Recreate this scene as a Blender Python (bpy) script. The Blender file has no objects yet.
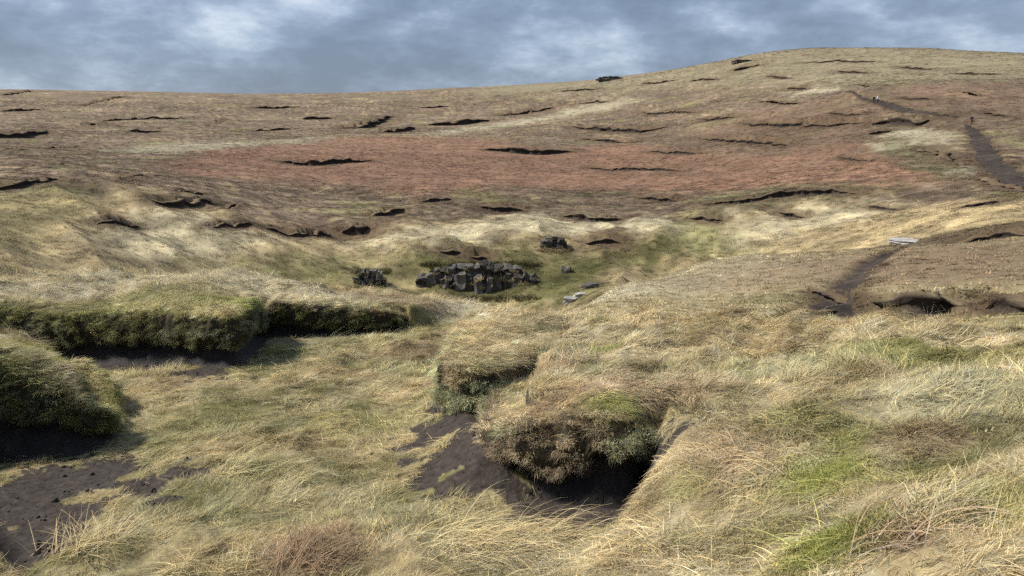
import bpy, bmesh, math, random
import numpy as np
from mathutils import Vector, Matrix, Euler

random.seed(7); RNG = np.random.default_rng(7)
scene = bpy.context.scene
COL = scene.collection

# ------------------------------------------------------------------ camera
EYE = 1.65
FOC = 745.0
PITCH = math.atan(168 / FOC)
cam_d = bpy.data.cameras.new('camera'); cam = bpy.data.objects.new('camera', cam_d); COL.objects.link(cam)
cam_d.sensor_width = 36.0; cam_d.lens = 36.0 * FOC / 1024
cam_d.clip_start = 0.05; cam_d.clip_end = 20000
cam.location = (0, 0, EYE); cam.rotation_euler = (math.pi / 2 - PITCH, 0, 0)
scene.camera = cam

# ------------------------------------------------------------------ light
SUN_EL, SUN_AZ = math.radians(47), math.radians(-88)      # azimuth from +Y, clockwise positive: behind, to the left
sun_d = bpy.data.lights.new('sun', 'SUN'); sun = bpy.data.objects.new('sun', sun_d); COL.objects.link(sun)
sun_d.energy = 4.8; sun_d.angle = math.radians(6); sun_d.color = (1.0, 0.94, 0.85)
sd = Vector((math.sin(SUN_AZ) * math.cos(SUN_EL), math.cos(SUN_AZ) * math.cos(SUN_EL), math.sin(SUN_EL)))
sun.rotation_euler = sd.to_track_quat('Z', 'Y').to_euler()
sun.location = (0, 0, 60)

world = bpy.data.worlds.new('World'); scene.world = world; world.use_nodes = True
nt = world.node_tree; nt.nodes.clear()
def N(t, kind, **kw):
    n = t.nodes.new(kind)
    for k, v in kw.items(): setattr(n, k, v)
    return n
def ramp(t, stops, interp='LINEAR'):
    r = N(t, 'ShaderNodeValToRGB'); cr = r.color_ramp; cr.interpolation = interp
    while len(cr.elements) > 1: cr.elements.remove(cr.elements[-1])
    for i, (p, c) in enumerate(stops):
        e = cr.elements[0] if i == 0 else cr.elements.new(p)
        e.position = p; e.color = (*c, 1) if len(c) == 3 else c
    return r
L = nt.links.new
wo = N(nt, 'ShaderNodeOutputWorld'); sky = N(nt, 'ShaderNodeTexSky', sky_type='NISHITA', sun_disc=False)
sky.sun_elevation = SUN_EL; sky.sun_rotation = SUN_AZ; sky.altitude = 500
bg1 = N(nt, 'ShaderNodeBackground'); bg1.inputs['Strength'].default_value = 0.09
bg2 = N(nt, 'ShaderNodeBackground'); bg2.inputs['Strength'].default_value = 1.0
L(sky.outputs[0], bg1.inputs['Color'])
tc = N(nt, 'ShaderNodeTexCoord'); mp = N(nt, 'ShaderNodeMapping'); L(tc.outputs['Generated'], mp.inputs['Vector'])
mp.inputs['Scale'].default_value = (1, 1, 2.5); mp.inputs['Location'].default_value = (0.31, 0.12, 0.06)
n1 = N(nt, 'ShaderNodeTexNoise'); n1.inputs['Scale'].default_value = 3.6; n1.inputs['Detail'].default_value = 9; n1.inputs['Roughness'].default_value = 0.58; n1.inputs['Distortion'].default_value = 0.0
L(mp.outputs[0], n1.inputs['Vector'])
n2 = N(nt, 'ShaderNodeTexNoise'); n2.inputs['Scale'].default_value = 10; n2.inputs['Detail'].default_value = 10; n2.inputs['Roughness'].default_value = 0.62; n2.inputs['Distortion'].default_value = 0.1
L(mp.outputs[0], n2.inputs['Vector'])
mx = N(nt, 'ShaderNodeMath', operation='MULTIPLY_ADD'); L(n2.outputs[0], mx.inputs[0]); mx.inputs[1].default_value = 0.54; L(n1.outputs[0], mx.inputs[2])
cr = ramp(nt, [(0.68, (0.118, 0.156, 0.225)), (0.80, (0.165, 0.213, 0.298)), (0.89, (0.25, 0.31, 0.405)), (1.0, (0.42, 0.475, 0.55))])
sx = N(nt, 'ShaderNodeSeparateXYZ'); L(tc.outputs['Generated'], sx.inputs[0])
zg = N(nt, 'ShaderNodeMapRange'); L(sx.outputs['Z'], zg.inputs['Value']); zg.inputs['To Min'].default_value = .95; zg.inputs['To Max'].default_value = 1.8   # overcast: brighter overhead
zm = N(nt, 'ShaderNodeVectorMath', operation='SCALE'); L(cr.outputs[0], zm.inputs[0]); L(zg.outputs[0], zm.inputs['Scale'])
hz = N(nt, 'ShaderNodeMapRange'); L(sx.outputs['Z'], hz.inputs['Value']); hz.inputs['From Min'].default_value = .02; hz.inputs['From Max'].default_value = .075; hz.inputs['To Min'].default_value = .09; hz.inputs['To Max'].default_value = 0
mz = N(nt, 'ShaderNodeMath', operation='ADD'); L(mx.outputs[0], mz.inputs[0]); L(hz.outputs[0], mz.inputs[1])     # cloud thins to a paler strip at the horizon
L(mz.outputs[0], cr.inputs[0]); L(zm.outputs[0], bg2.inputs['Color'])
ms = N(nt, 'ShaderNodeMixShader'); ms.inputs[0].default_value = 0.88
L(bg1.outputs[0], ms.inputs[1]); L(bg2.outputs[0], ms.inputs[2]); L(ms.outputs[0], wo.inputs['Surface'])

scene.view_settings.view_transform = 'Standard'; scene.view_settings.look = 'None'
scene.view_settings.exposure = 0.62; scene.view_settings.gamma = 1.0; scene.view_settings.use_curve_mapping = False
scene.render.engine = 'CYCLES'
scene.cycles.max_bounces = 5; scene.cycles.diffuse_bounces = 2; scene.cycles.transmission_bounces = 3
scene.cycles.use_denoising = False; scene.cycles.use_adaptive_sampling = True; scene.cycles.adaptive_threshold = .04

# ------------------------------------------------------------------ helpers
def tag(o, label=None, cat=None, group=None, kind=None):
    if label: o['label'] = label
    if cat: o['category'] = cat
    if group: o['group'] = group
    if kind: o['kind'] = kind
    return o
def empty(name, loc=(0, 0, 0), rz=0.0):
    o = bpy.data.objects.new(name, None); COL.objects.link(o); o.location = loc; o.rotation_euler = (0, 0, rz)
    o.empty_display_size = 0.2
    return o
def link(name, me, mat=None, parent=None, smooth=True):
    o = bpy.data.objects.new(name, me); COL.objects.link(o)
    if mat and not me.materials: me.materials.append(mat)
    if smooth: me.shade_smooth()
    if parent: o.parent = parent
    return o
def np_mesh(name, V, F):
    V = np.asarray(V, np.float32); F = np.asarray(F, np.int32)
    me = bpy.data.meshes.new(name)
    me.vertices.add(len(V)); me.vertices.foreach_set('co', V.ravel())
    k = F.shape[1]
    me.loops.add(F.size); me.loops.foreach_set('vertex_index', F.ravel())
    me.polygons.add(len(F)); me.polygons.foreach_set('loop_start', np.arange(0, F.size, k, dtype=np.int32))
    me.update(calc_edges=True)
    return me
def set_attr(me, name, typ, data):
    a = me.attributes.new(name, typ, 'POINT')
    key = {'FLOAT_COLOR': 'color', 'FLOAT_VECTOR': 'vector', 'FLOAT': 'value', 'INT': 'value'}[typ]
    a.data.foreach_set(key, np.ascontiguousarray(data, dtype=np.int32 if typ == 'INT' else np.float32).ravel())
def smooth(a, b, x):
    t = np.clip((x - a) / (b - a), 0, 1); return t * t * (3 - 2 * t)

_P = RNG.permutation(512).astype(np.int64); _P = np.concatenate([_P, _P, _P])
_ANG = RNG.uniform(0, 2 * np.pi, 512); _GX, _GY = np.cos(_ANG), np.sin(_ANG)
def pn(x, y):
    """2-D gradient noise, about -0.7..0.7"""
    x = np.asarray(x, np.float64); y = np.asarray(y, np.float64)
    xi = np.floor(x).astype(np.int64); yi = np.floor(y).astype(np.int64)
    xf, yf = x - xi, y - yi
    def g(ix, iy, fx, fy):
        h = _P[_P[ix & 511] + (iy & 511)]
        return _GX[h] * fx + _GY[h] * fy
    u = xf * xf * xf * (xf * (xf * 6 - 15) + 10); v = yf * yf * yf * (yf * (yf * 6 - 15) + 10)
    a = g(xi, yi, xf, yf); b = g(xi + 1, yi, xf - 1, yf); c = g(xi, yi + 1, xf, yf - 1); d = g(xi + 1, yi + 1, xf - 1, yf - 1)
    return (a + (b - a) * u) * (1 - v) + (c + (d - c) * u) * v
def fbm(x, y, oct=4, rough=0.5, seed=0.0):
    s = 0; amp = 1.0; f = 1.0
    for k in range(oct):
        s = s + amp * pn(x * f + seed + 17.3 * k, y * f - seed * 0.7 + 9.1 * k); amp *= rough; f *= 2.03
    return s

# ------------------------------------------------------------------ pixels to directions
SP, CP = math.sin(PITCH), math.cos(PITCH)
def ray(px, py):
    """azimuth (rad) and tangent of elevation of a photo pixel"""
    x = (np.asarray(px, float) - 512) / FOC; y = (288 - np.asarray(py, float)) / FOC
    dx, dy, dz = x, y * SP + CP, y * CP - SP
    h = np.hypot(dx, dy)
    return np.arctan2(dx, dy), dz / h

# ------------------------------------------------------------------ terrain: control points (pixel, distance from what is seen)
VIS = [  # right-hand mound
 (530,408,5.75),(590,400,5.7),(540,385,6.5),(650,392,5.9),(495,352,7.6),(540,352,7.6),(700,400,5.6),(850,415,5.2),(1000,435,5.0),(1000,560,3.0),(800,562,3.3),(670,562,3.75),
 (560,345,8.5),(700,345,9.3),(860,345,9.5),(1000,352,9.3),(1150,352,9.3),(1150,435,5.0),(1150,560,3.0),
 (540,320,11.5),(600,323,12.2),(700,328,13),(850,336,13),(1000,346,12),(1150,350,12),
 # left banks
 (50,384,8.7),(0,356,9.2),(90,408,8.4),(114,430,8.7),(75,395,9.2),(-100,354,9.2),(-250,354,9.2),(50,311,14.6),(150,308,13.1),(240,308,12.1),(300,304,13.9),(400,305,15.2),
 (0,275,20),(150,278,20),(300,290,19.5),(420,302,19),(500,313,17),(50,291,17),(200,292,15.5),(-150,275,20),(-300,304,15),(-300,275,20),
 # spur right of the valley, beyond the mound
 (620,320,22),(700,319,25),(800,326,23.5),(950,331,21.5),(1020,336,20),(1150,338,20),
 (620,292,39),(700,290,38),(800,290,34),(950,290,32),(1150,290,31),(700,268,47),(800,256,49),(900,246,51),(1000,228,55),(1150,212,58),
 # valley's far side and the moor up to the skyline
 (-200,262,58),(-200,222,72),(-200,186,92),(-200,150,200),(-200,120,380),(-200,89,780),
 (0,264,62),(0,225,75),(0,188,95),(0,150,200),(0,120,380),(0,90,780),
 (150,275,66),(150,230,78),(150,195,92),(150,150,210),(150,120,400),(150,92,790),
 (300,290,70),(300,255,78),(300,228,92),(300,190,125),(300,140,270),(300,112,480),(300,94,800),
 (450,301,71.5),(450,266,76),(450,235,88),(450,190,125),(450,140,270),(450,110,470),(450,88,790),
 (600,304,60),(600,266,78),(600,235,90),(600,190,128),(600,140,260),(600,105,430),(600,79,690),
 (740,255,80),(740,225,88),(740,190,115),(740,140,205),(740,100,320),(660,71,600),(700,65,565),(735,58.5,540),(765,53,530),
 (850,242,78),(850,200,95),(850,150,148),(850,100,225),(800,49.5,520),(850,48.5,510),(930,49.5,500),
 (1000,210,76),(1000,185,98),(1000,150,132),(1000,122,165),(1000,80,290),(1000,52.5,490),
 (1200,205,76),(1200,180,98),(1200,150,132),(1200,122,165),(1200,80,290),(1200,57,480)]
HID = [(p, -1.65, d) for p in (-250, 100, 512, 900, 1250) for d in (0.6, 1.3)] + [
 (150,-1.75,2.4),(512,-1.85,2.4),(400,-2.15,4.6),(300,-2.4,7.5),(430,-2.75,10.5),(-250,-1.9,3.5),(250,-2.0,4.2),
 (0,-7,28),(150,-7.5,28),(300,-8,29),(420,-8,29),(520,-7.6,28),(560,-5.6,18),(800,-5.2,17),(1000,-5.0,16),(700,-5.4,18),
 (0,-14,50),(150,-16,54),(300,-18.5,58),(450,-19.5,60),(540,-19,56),(-200,-12,46),(-200,-6,26),(560,-13,42),
 (700,-17,62),(800,-14,64),(900,-11,66),(1000,-8.6,67),(1150,-7.5,68),
 (0,30,1200),(300,28,1200),(600,38,1100),(740,44,800),(850,44,760),(1000,36,760),(1200,32,760),(-200,28,1200),
 (0,10,2400),(450,10,2400),(850,20,2400),(1200,15,2400),(740,44,630),(600,39,850),(450,32,950),(850,47,590),(1000,38.5,580)]
cp = []
for px, py, d in VIS:
    a, t = ray(px, py); cp.append((float(a), math.log(d), float(t) * d))
for px, z, d in HID:
    a, t = ray(px, 120); cp.append((float(a), math.log(d), z))
cp = np.array(cp)
AZS = 1.6
CX = np.stack([cp[:, 0] * AZS, cp[:, 1]], 1); CQ = cp[:, 2] / (np.exp(cp[:, 1]) + 5)
def tpk(r2): return np.where(r2 > 1e-12, 0.5 * r2 * np.log(np.maximum(r2, 1e-12)), 0)
n = len(CX); A = np.zeros((n + 3, n + 3))
A[:n, :n] = tpk(((CX[:, None] - CX[None]) ** 2).sum(2)) + np.eye(n) * 2e-4
A[:n, n] = 1; A[:n, n + 1:] = CX; A[n, :n] = 1; A[n + 1:, :n] = CX.T
TW = np.linalg.solve(A, np.concatenate([CQ, np.zeros(3)]))
def base_z(az, ld):
    """moor surface relative to the eye"""
    az = np.asarray(az, float); ld = np.asarray(ld, float); sh = az.shape
    a = np.clip(az, -0.78, 0.78).ravel() * AZS; l = ld.ravel(); out = np.empty(a.shape)
    for i in range(0, len(a), 40000):
        s = slice(i, i + 40000)
        r2 = (a[s, None] - CX[None, :, 0]) ** 2 + (l[s, None] - CX[None, :, 1]) ** 2
        out[s] = tpk(r2) @ TW[:n] + TW[n] + TW[n + 1] * a[s] + TW[n + 2] * l[s]
    d = np.exp(l); z = out * (d + 5)
    back = smooth(1.5, 2.4, np.abs(az.ravel()))
    z = z * (1 - back) + back * (-1.65 - 0.02 * np.minimum(d, 600))
    return z.reshape(sh)

# dense polar grid (finer where the view is close), full circle
NA, NR = 880, 740
AZ = np.concatenate([np.linspace(-math.pi, -0.80, 70)[:-1], np.linspace(-0.80, 0.80, NA), np.linspace(0.80, math.pi, 70)[1:]])
LD = np.linspace(math.log(0.5), math.log(2400), NR)
# near-level rings matter most: warp ring spacing so that 3..20 m and 60..300 m are finer
u = np.linspace(0, 1, 4000); ldu = LD[0] + (LD[-1] - LD[0]) * u
wgt = 0.5 + 1.6 * np.exp(-((ldu - math.log(7)) / 0.75) ** 2) + 1.3 * np.exp(-((ldu - math.log(110)) / 0.9) ** 2)
cw = np.concatenate([[0], np.cumsum((wgt[1:] + wgt[:-1]) / 2)]); cw /= cw[-1]
LD = np.interp(np.linspace(0, 1, NR), cw, ldu)
GA, GL = np.meshgrid(AZ, LD, indexing='xy')            # rows = rings
# TPS on a coarser grid, then interpolated
ca = np.concatenate([np.linspace(-math.pi, -0.85, 24)[:-1], np.linspace(-0.85, 0.85, 200), np.linspace(0.85, math.pi, 24)[1:]])
cl = np.linspace(LD[0], LD[-1], 260)
cA, cL = np.meshgrid(ca, cl); cZ = base_z(cA, cL)
def grid_lookup(ga, gl, Z, a, l):
    a = np.asarray(a, float); l = np.asarray(l, float)
    i = np.clip(np.searchsorted(ga, a) - 1, 0, len(ga) - 2); j = np.clip(np.searchsorted(gl, l) - 1, 0, len(gl) - 2)
    u = np.clip((a - ga[i]) / (ga[i + 1] - ga[i]), 0, 1); v = np.clip((l - gl[j]) / (gl[j + 1] - gl[j]), 0, 1)
    return (Z[j, i] * (1 - u) + Z[j, i + 1] * u) * (1 - v) + (Z[j + 1, i] * (1 - u) + Z[j + 1, i + 1] * u) * v
Z = grid_lookup(ca, cl, cZ, GA, GL)
GD = np.exp(GL); GX = GD * np.sin(GA); GY = GD * np.cos(GA)

def hit(px, py, dmin=3.0, dmax=2000, ga=None, gl=None, gz=None, floor=False):
    """first point of the surface along a pixel's line of sight, as (x, y, z rel. eye)"""
    a, t = ray(px, py); a = float(a); t = float(t)
    if floor:
        d = 2.3 / max(-t - 0.12, 1e-3); return (d * math.sin(a), d * math.cos(a), t * d)
    ls = np.linspace(math.log(dmin), math.log(dmax), 3000)
    z = grid_lookup(ca, cl, cZ, np.full(ls.shape, a), ls) if gz is None else grid_lookup(AZ, LD, gz, np.full(ls.shape, a), ls)
    dz = z - t * np.exp(ls)
    k = np.argmax(dz > 0) if (dz > 0).any() else int(np.argmax(dz))
    d = math.exp(ls[k]); return (d * math.sin(a), d * math.cos(a), float(z[k]))

def floor_z(d): return -2.3 - 0.12 * d
def poly_dist(px, py, pts):
    """distance to an open polyline, parameter (segment + fraction), signed side (left of travel > 0)"""
    best = np.full(px.shape, 1e9); par = np.zeros(px.shape); side = np.zeros(px.shape)
    for k in range(len(pts) - 1):
        ax, ay = pts[k][0], pts[k][1]; bx, by = pts[k + 1][0], pts[k + 1][1]
        ex, ey = bx - ax, by - ay; L2 = ex * ex + ey * ey + 1e-12
        t = np.clip(((px - ax) * ex + (py - ay) * ey) / L2, 0, 1)
        dd = np.hypot(px - ax - t * ex, py - ay - t * ey); m = dd < best
        best = np.where(m, dd, best); par = np.where(m, k + t, par)
        side = np.where(m, ex * (py - ay) - ey * (px - ax), side)
    return best, par, side
def inside_poly(x, y, pts):
    c = np.zeros(x.shape, bool); j = len(pts) - 1
    for i in range(len(pts)):
        xi, yi = pts[i][0], pts[i][1]; xj, yj = pts[j][0], pts[j][1]
        cond = ((yi > y) != (yj > y)) & (x < (xj - xi) * (y - yi) / (yj - yi + 1e-12) + xi)
        c ^= cond; j = i
    return c

# ---- the gully between the hags: floor outline (photo pixel on the floor, width over which the side rises)
GULLY_PX = [(664,500,.22),(682,520,.5),(705,580,1.0),(620,700,1.0),(400,1000,1.0),(150,980,1.0),(0,760,.8),(-90,620,.5),
 (-150,520,.3),(-60,470,.15),(0,462,.14),(60,456,.14),(98,448,.14),(117,430,.16),(110,408,.2),(60,396,.25),(-80,392,.4),(-180,385,.4),
 (-120,366,.25),(-20,364,.2),(50,363,.2),(120,364,.2),(190,366,.2),(238,368,.2),(255,352,.2),(266,338,.25),(330,336,.22),(384,333,.22),(406,328,.25),(428,318,.7),
 (450,310,1.5),(500,307,2.0),(530,314,1.5),(505,334,.7),(484,352,.26),(463,380,.18),(453,410,.14),(455,434,.14),(476,442,.13),(512,430,.2),(500,452,.2),(494,478,.13),
 (520,494,.13),(555,500,.13),(595,506,.14),(632,508,.16),(654,500,.2)]
GUL = [hit(p, q, floor=True)[:2] for p, q, w in GULLY_PX]; GW = [w for _, _, w in GULLY_PX]
def gully_factor(x, y):
    """0 outside the gully, 1 on its floor"""
    m = inside_poly(x, y, GUL); f = np.ones(x.shape); out = np.zeros(x.shape)
    for k in range(len(GUL)):
        a = GUL[k]; b = GUL[(k + 1) % len(GUL)]; wa, wb = GW[k], GW[(k + 1) % len(GW)]
        ex, ey = b[0] - a[0], b[1] - a[1]; L2 = ex * ex + ey * ey + 1e-12
        t = np.clip(((x - a[0]) * ex + (y - a[1]) * ey) / L2, 0, 1)
        dd = np.hypot(x - a[0] - t * ex, y - a[1] - t * ey); w = wa + (wb - wa) * t
        sh = np.where(w < .27, .20, 0) + .10 * (w < .27)          # steep sides: the ground steps up behind the bank's own face
        f = np.minimum(f, smooth(0, 1, (dd + sh) / w)); out = np.maximum(out, smooth(0, 1, (sh - dd) / w))
    return np.where(m, f, out)
near = GD < 32
gf = np.zeros(Z.shape); gf[near] = gully_factor(GX[near], GY[near])
ZB = Z.copy()                                   # moor surface without gully or relief
Fz = np.minimum(floor_z(GD), Z - 0.02)
Z = Z + (Fz - Z) * gf
# slumped peat below the centre bank
TAL = [hit(p, q, floor=True) for p, q in ((462,392),(455,425),(470,455),(488,485))]
td = np.full(Z.shape, 9.0); td[near], _, tside = poly_dist(GX[near], GY[near], TAL)
Z += .34 * np.exp(-(td / .42) ** 1.6) * smooth(.6, 1, gf)

# ---- relief: hummocks and tussocks at every scale the grid can carry
rel = np.zeros(Z.shape)
for lam, amp, d0, d1 in [(0.24,.042,.5,10),(0.55,.11,.5,24),(1.2,.13,.5,45),(2.4,.20,8,100),(5,.24,22,180),(11,.55,22,420),(26,1.1,50,900),(60,2.2,160,3000),(140,4,420,4000)]:
    m = smooth(d0, d0 * 1.6 + .5, GD) if d0 > .5 else np.ones(Z.shape)
    m = m * (1 - smooth(d1 * .6, d1, GD))
    k = pn(GX / lam + lam * 7.1, GY / lam - lam * 3.3)
    kr = 0.35 - np.abs(pn(GX / lam * .8 + 40, GY / lam * .8 - lam))       # rounded hummocks with creases
    rel += amp * m * (0.6 * k + 0.7 * kr)
gd = np.full(Z.shape, 9.0); gd[near], _, _ = poly_dist(GX[near], GY[near], GUL + GUL[:1])
rel *= np.where(GD < 24, .65 + 2.0 * smooth(.4, 1.8, gd), 1.0) * (1 - smooth(16, 24, GD)) + smooth(16, 24, GD)
rel *= (1 - 0.45 * gf)
# the far skyline keeps its line: relief fades there
rel *= 1 - 0.75 * smooth(5.9, 6.5, GL)
# runnels down the valley's left flank
ua = GX * math.cos(.9) + GY * math.sin(.9); va = -GX * math.sin(.9) + GY * math.cos(.9)
fl = smooth(50, 60, GD) * (1 - smooth(86, 104, GD))
rel += fl * 2.2 * (.3 - np.abs(pn(ua / 7.5 + 3, va / 26))) * (1 - smooth(-.15, .1, GA))
ub = GX + .25 * GY
rel += fl * 2.6 * (.3 - np.abs(pn(ub / 9 + 13 + .5 * pn(GX / 6, GY / 6), GY / 34))) * smooth(-.2, .05, GA) * (1 - smooth(.35, .5, GA))
Z = Z + rel
# ---- peat scarps on the moor: (polyline in the photo, height in photo pixels, nearest distance)
SCARPS = [
 ([(-30,136),(0,135),(25,135),(46,131)],4.5,60),([(68,128),(85,127),(104,124)],5,60),([(202,125),(215,124),(228,121)],4.5,60),
 ([(80,105),(95,102),(125,96)],2.2,60),([(0,95),(16,93),(32,91)],2.0,60),([(-20,187),(0,186),(20,185),(56,178)],5,60),
 ([(62,186),(85,185),(108,183),(122,178),(160,176)],5.5,60),([(150,198),(165,203),(182,203),(218,201)],6,60),([(222,206),(246,204)],3.5,60),
 ([(210,227),(255,224)],3.5,60),([(265,227),(300,234),(332,232)],5,60),([(15,150),(50,148),(78,145)],2.2,60),
 ([(280,161),(320,163),(372,160)],4.5,60),([(340,128),(365,126),(375,122),(391,116)],5,60),([(382,132),(416,128)],3.5,60),
 ([(428,125),(460,123),(490,120)],4.5,60),([(498,115),(530,111),(556,107)],3.5,60),([(484,149),(520,151),(550,152),(578,151)],4.5,60),
 ([(580,138),(600,140),(642,141)],2.5,60),([(572,126),(620,129),(640,131),(667,126)],4.5,60),([(580,103),(612,101)],2.0,60),
 ([(588,167),(640,169),(682,171)],3,60),([(480,206),(500,208),(525,210)],6,60),([(340,231),(355,232),(369,226)],9,60),
 ([(371,215),(405,209)],4.5,60),([(563,215),(600,219),(622,218)],5.5,60),([(438,251),(462,252)],5,60),([(468,256),(488,257)],5,60),
 ([(788,88),(808,89)],2.5,60),([(737,121),(790,124),(830,124),(870,121)],4.5,60),([(698,137),(730,139),(760,141),(792,145)],4.5,60),
 ([(875,122),(890,121),(918,122),(932,119)],6,60),([(866,134),(880,131),(893,129)],3,60),([(918,149),(945,157),(968,165)],5.5,60),
 ([(972,178),(990,183),(1030,189)],6,60),([(963,92),(980,95)],3,60),([(936,114),(958,115)],2.5,60),
 ([(704,203),(740,201),(790,193),(830,191),(862,193)],5,60),([(688,218),(724,220)],4,60),([(778,212),(805,217)],4,60),
 ([(838,157),(870,160)],2.2,60),([(100,121),(150,118),(190,119)],2,60),([(250,108),(300,107)],2,60),([(640,112),(700,112)],2.2,60),
 ([(733,71),(745,67),(762,64)],3,60),([(768,76),(792,78)],2,60),([(838,71),(872,73)],2.2,60),([(898,67),(934,69)],2,60),([(688,81),(722,79)],2,60),([(800,63),(840,61),(884,62)],1.6,60),([(955,73),(1000,74)],2,60),([(640,83),(676,80)],1.8,60),([(860,84),(890,85)],2,60),
 ([(0,111),(40,109)],2,60),([(128,131),(162,132)],2.5,60),([(250,131),(290,129)],2,60),([(300,119),(332,118)],2.5,60),([(420,108),(450,106)],1.8,60),([(650,151),(700,153)],2.5,60),([(700,119),(735,117)],3,60),([(760,101),(800,103)],2.2,60),([(830,113),(862,115)],2.5,60),([(985,113),(1016,116)],2.5,60),([(900,98),(932,99)],2,60),([(560,91),(600,89)],1.6,60),([(28,166),(72,164)],2.5,60),([(178,191),(202,193)],3,60),([(420,201),(452,199)],3.5,60),([(640,197),(682,200)],3.5,60),([(868,206),(900,209)],3,60),([(960,207),(1000,202)],3,60),
 ([(95,224),(118,222),(140,226)],4,60),([(585,241),(622,242)],6,60),
 # banks on the spur, in the middle distance
 ([(800,306),(822,304),(838,302)],8,19),([(812,290),(835,292),(850,296)],13,19),([(872,298),(886,303),(905,305),(930,305),(946,300),(972,299)],23,19),
 ([(990,302),(1010,306),(1050,310)],21,19),([(955,243),(985,236),(1030,234)],9,40),([(930,318),(955,316)],4,19),([(630,322),(690,325),(730,326)],4,19)]
SC = []
for pts, hpx, dmin in SCARPS:
    W = [hit(px, py, dmin, gz=Z) for px, py in pts]
    dm = np.mean([math.hypot(w[0], w[1]) for w in W]); SC.append((W, hpx * dm / FOC * (1.12 if dmin == 60 else .9)))
def carve(W, h):
    global Z
    P2 = np.array([(w[0], w[1]) for w in W]); R = max(8 * h, 3.0)
    ld0 = math.log(np.hypot(P2[:, 0], P2[:, 1]).min()); ld1 = math.log(np.hypot(P2[:, 0], P2[:, 1]).max()); dd = math.exp(ld0)
    a = np.arctan2(P2[:, 0], P2[:, 1])
    i0, i1 = np.searchsorted(AZ, a.min() - R / dd), np.searchsorted(AZ, a.max() + R / dd); j0, j1 = np.searchsorted(LD, ld0 - R / dd), np.searchsorted(LD, ld1 + R / dd)
    sl = (slice(max(j0 - 1, 0), j1 + 1), slice(max(i0 - 1, 0), i1 + 1))
    x, y = GX[sl], GY[sl]
    dist, par, side = poly_dist(x, y, W)
    tot = len(W) - 1; e = np.clip(np.minimum(par, tot - par) / (0.30 * tot), 0, 1)
    endfade = np.where((par <= 0) | (par >= tot), np.exp(-(dist / (1.2 * h + .2)) ** 2), 1.0)
    amp = h * (0.35 + 0.65 * e) * np.exp(-(dist / (3.2 * h)) ** 2 * 0.8) * endfade
    sgn = np.where(side > 0, dist, -dist); off = .35 * h + .006 * dd
    Z[sl] += np.where(sgn > off, amp * 0.5, -amp * 0.5)
for W, h in SC:
    if W[-1][0] < W[0][0]: W.reverse()
    carve(W, h)

# ---- paths worn into the peat
PATHS = [([(818,334),(825,320),(832,306),(840,291),(852,277),(868,264),(888,252),(905,246)], [1.3,1.2,1.1,.95,.8,.65,.5,.25], 18,
          'wet dark peat path climbing the spur beside the peat banks'),
         ([(1040,190),(1018,181),(1003,171),(990,159),(983,147),(978,137),(972,128),(966,124)], [2.6,2.5,2.4,2.3,2.2,1.8,1.2,.4], 60,
          'broad worn peat path coming down the far hillside on the right'),
         ([(958,117),(930,113),(905,110),(888,105),(876,101),(860,97),(842,92)], [.3,1.2,2.2,2.4,1.6,.8,.3], 60,
          'narrow dark path running left across the far hillside past the walkers')]
PW = []
for pts, ws, dmin, lab in PATHS:
    W = [hit(px, py, dmin, gz=Z) for px, py in pts]; PW.append((W, ws, lab))
    dist, par, side = poly_dist(GX, GY, W); wv = np.interp(par, range(len(ws)), ws)
    Z -= 0.22 * np.exp(-(dist / (wv * 0.8)) ** 2)

GZ = Z                                                       # final surface, relative to the eye
def zat(x, y):
    return grid_lookup(AZ, LD, GZ, np.arctan2(x, y), np.log(np.maximum(np.hypot(x, y), 0.51)))
def ghit(px, py, dmin=3.0): return hit(px, py, dmin, gz=GZ)

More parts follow.
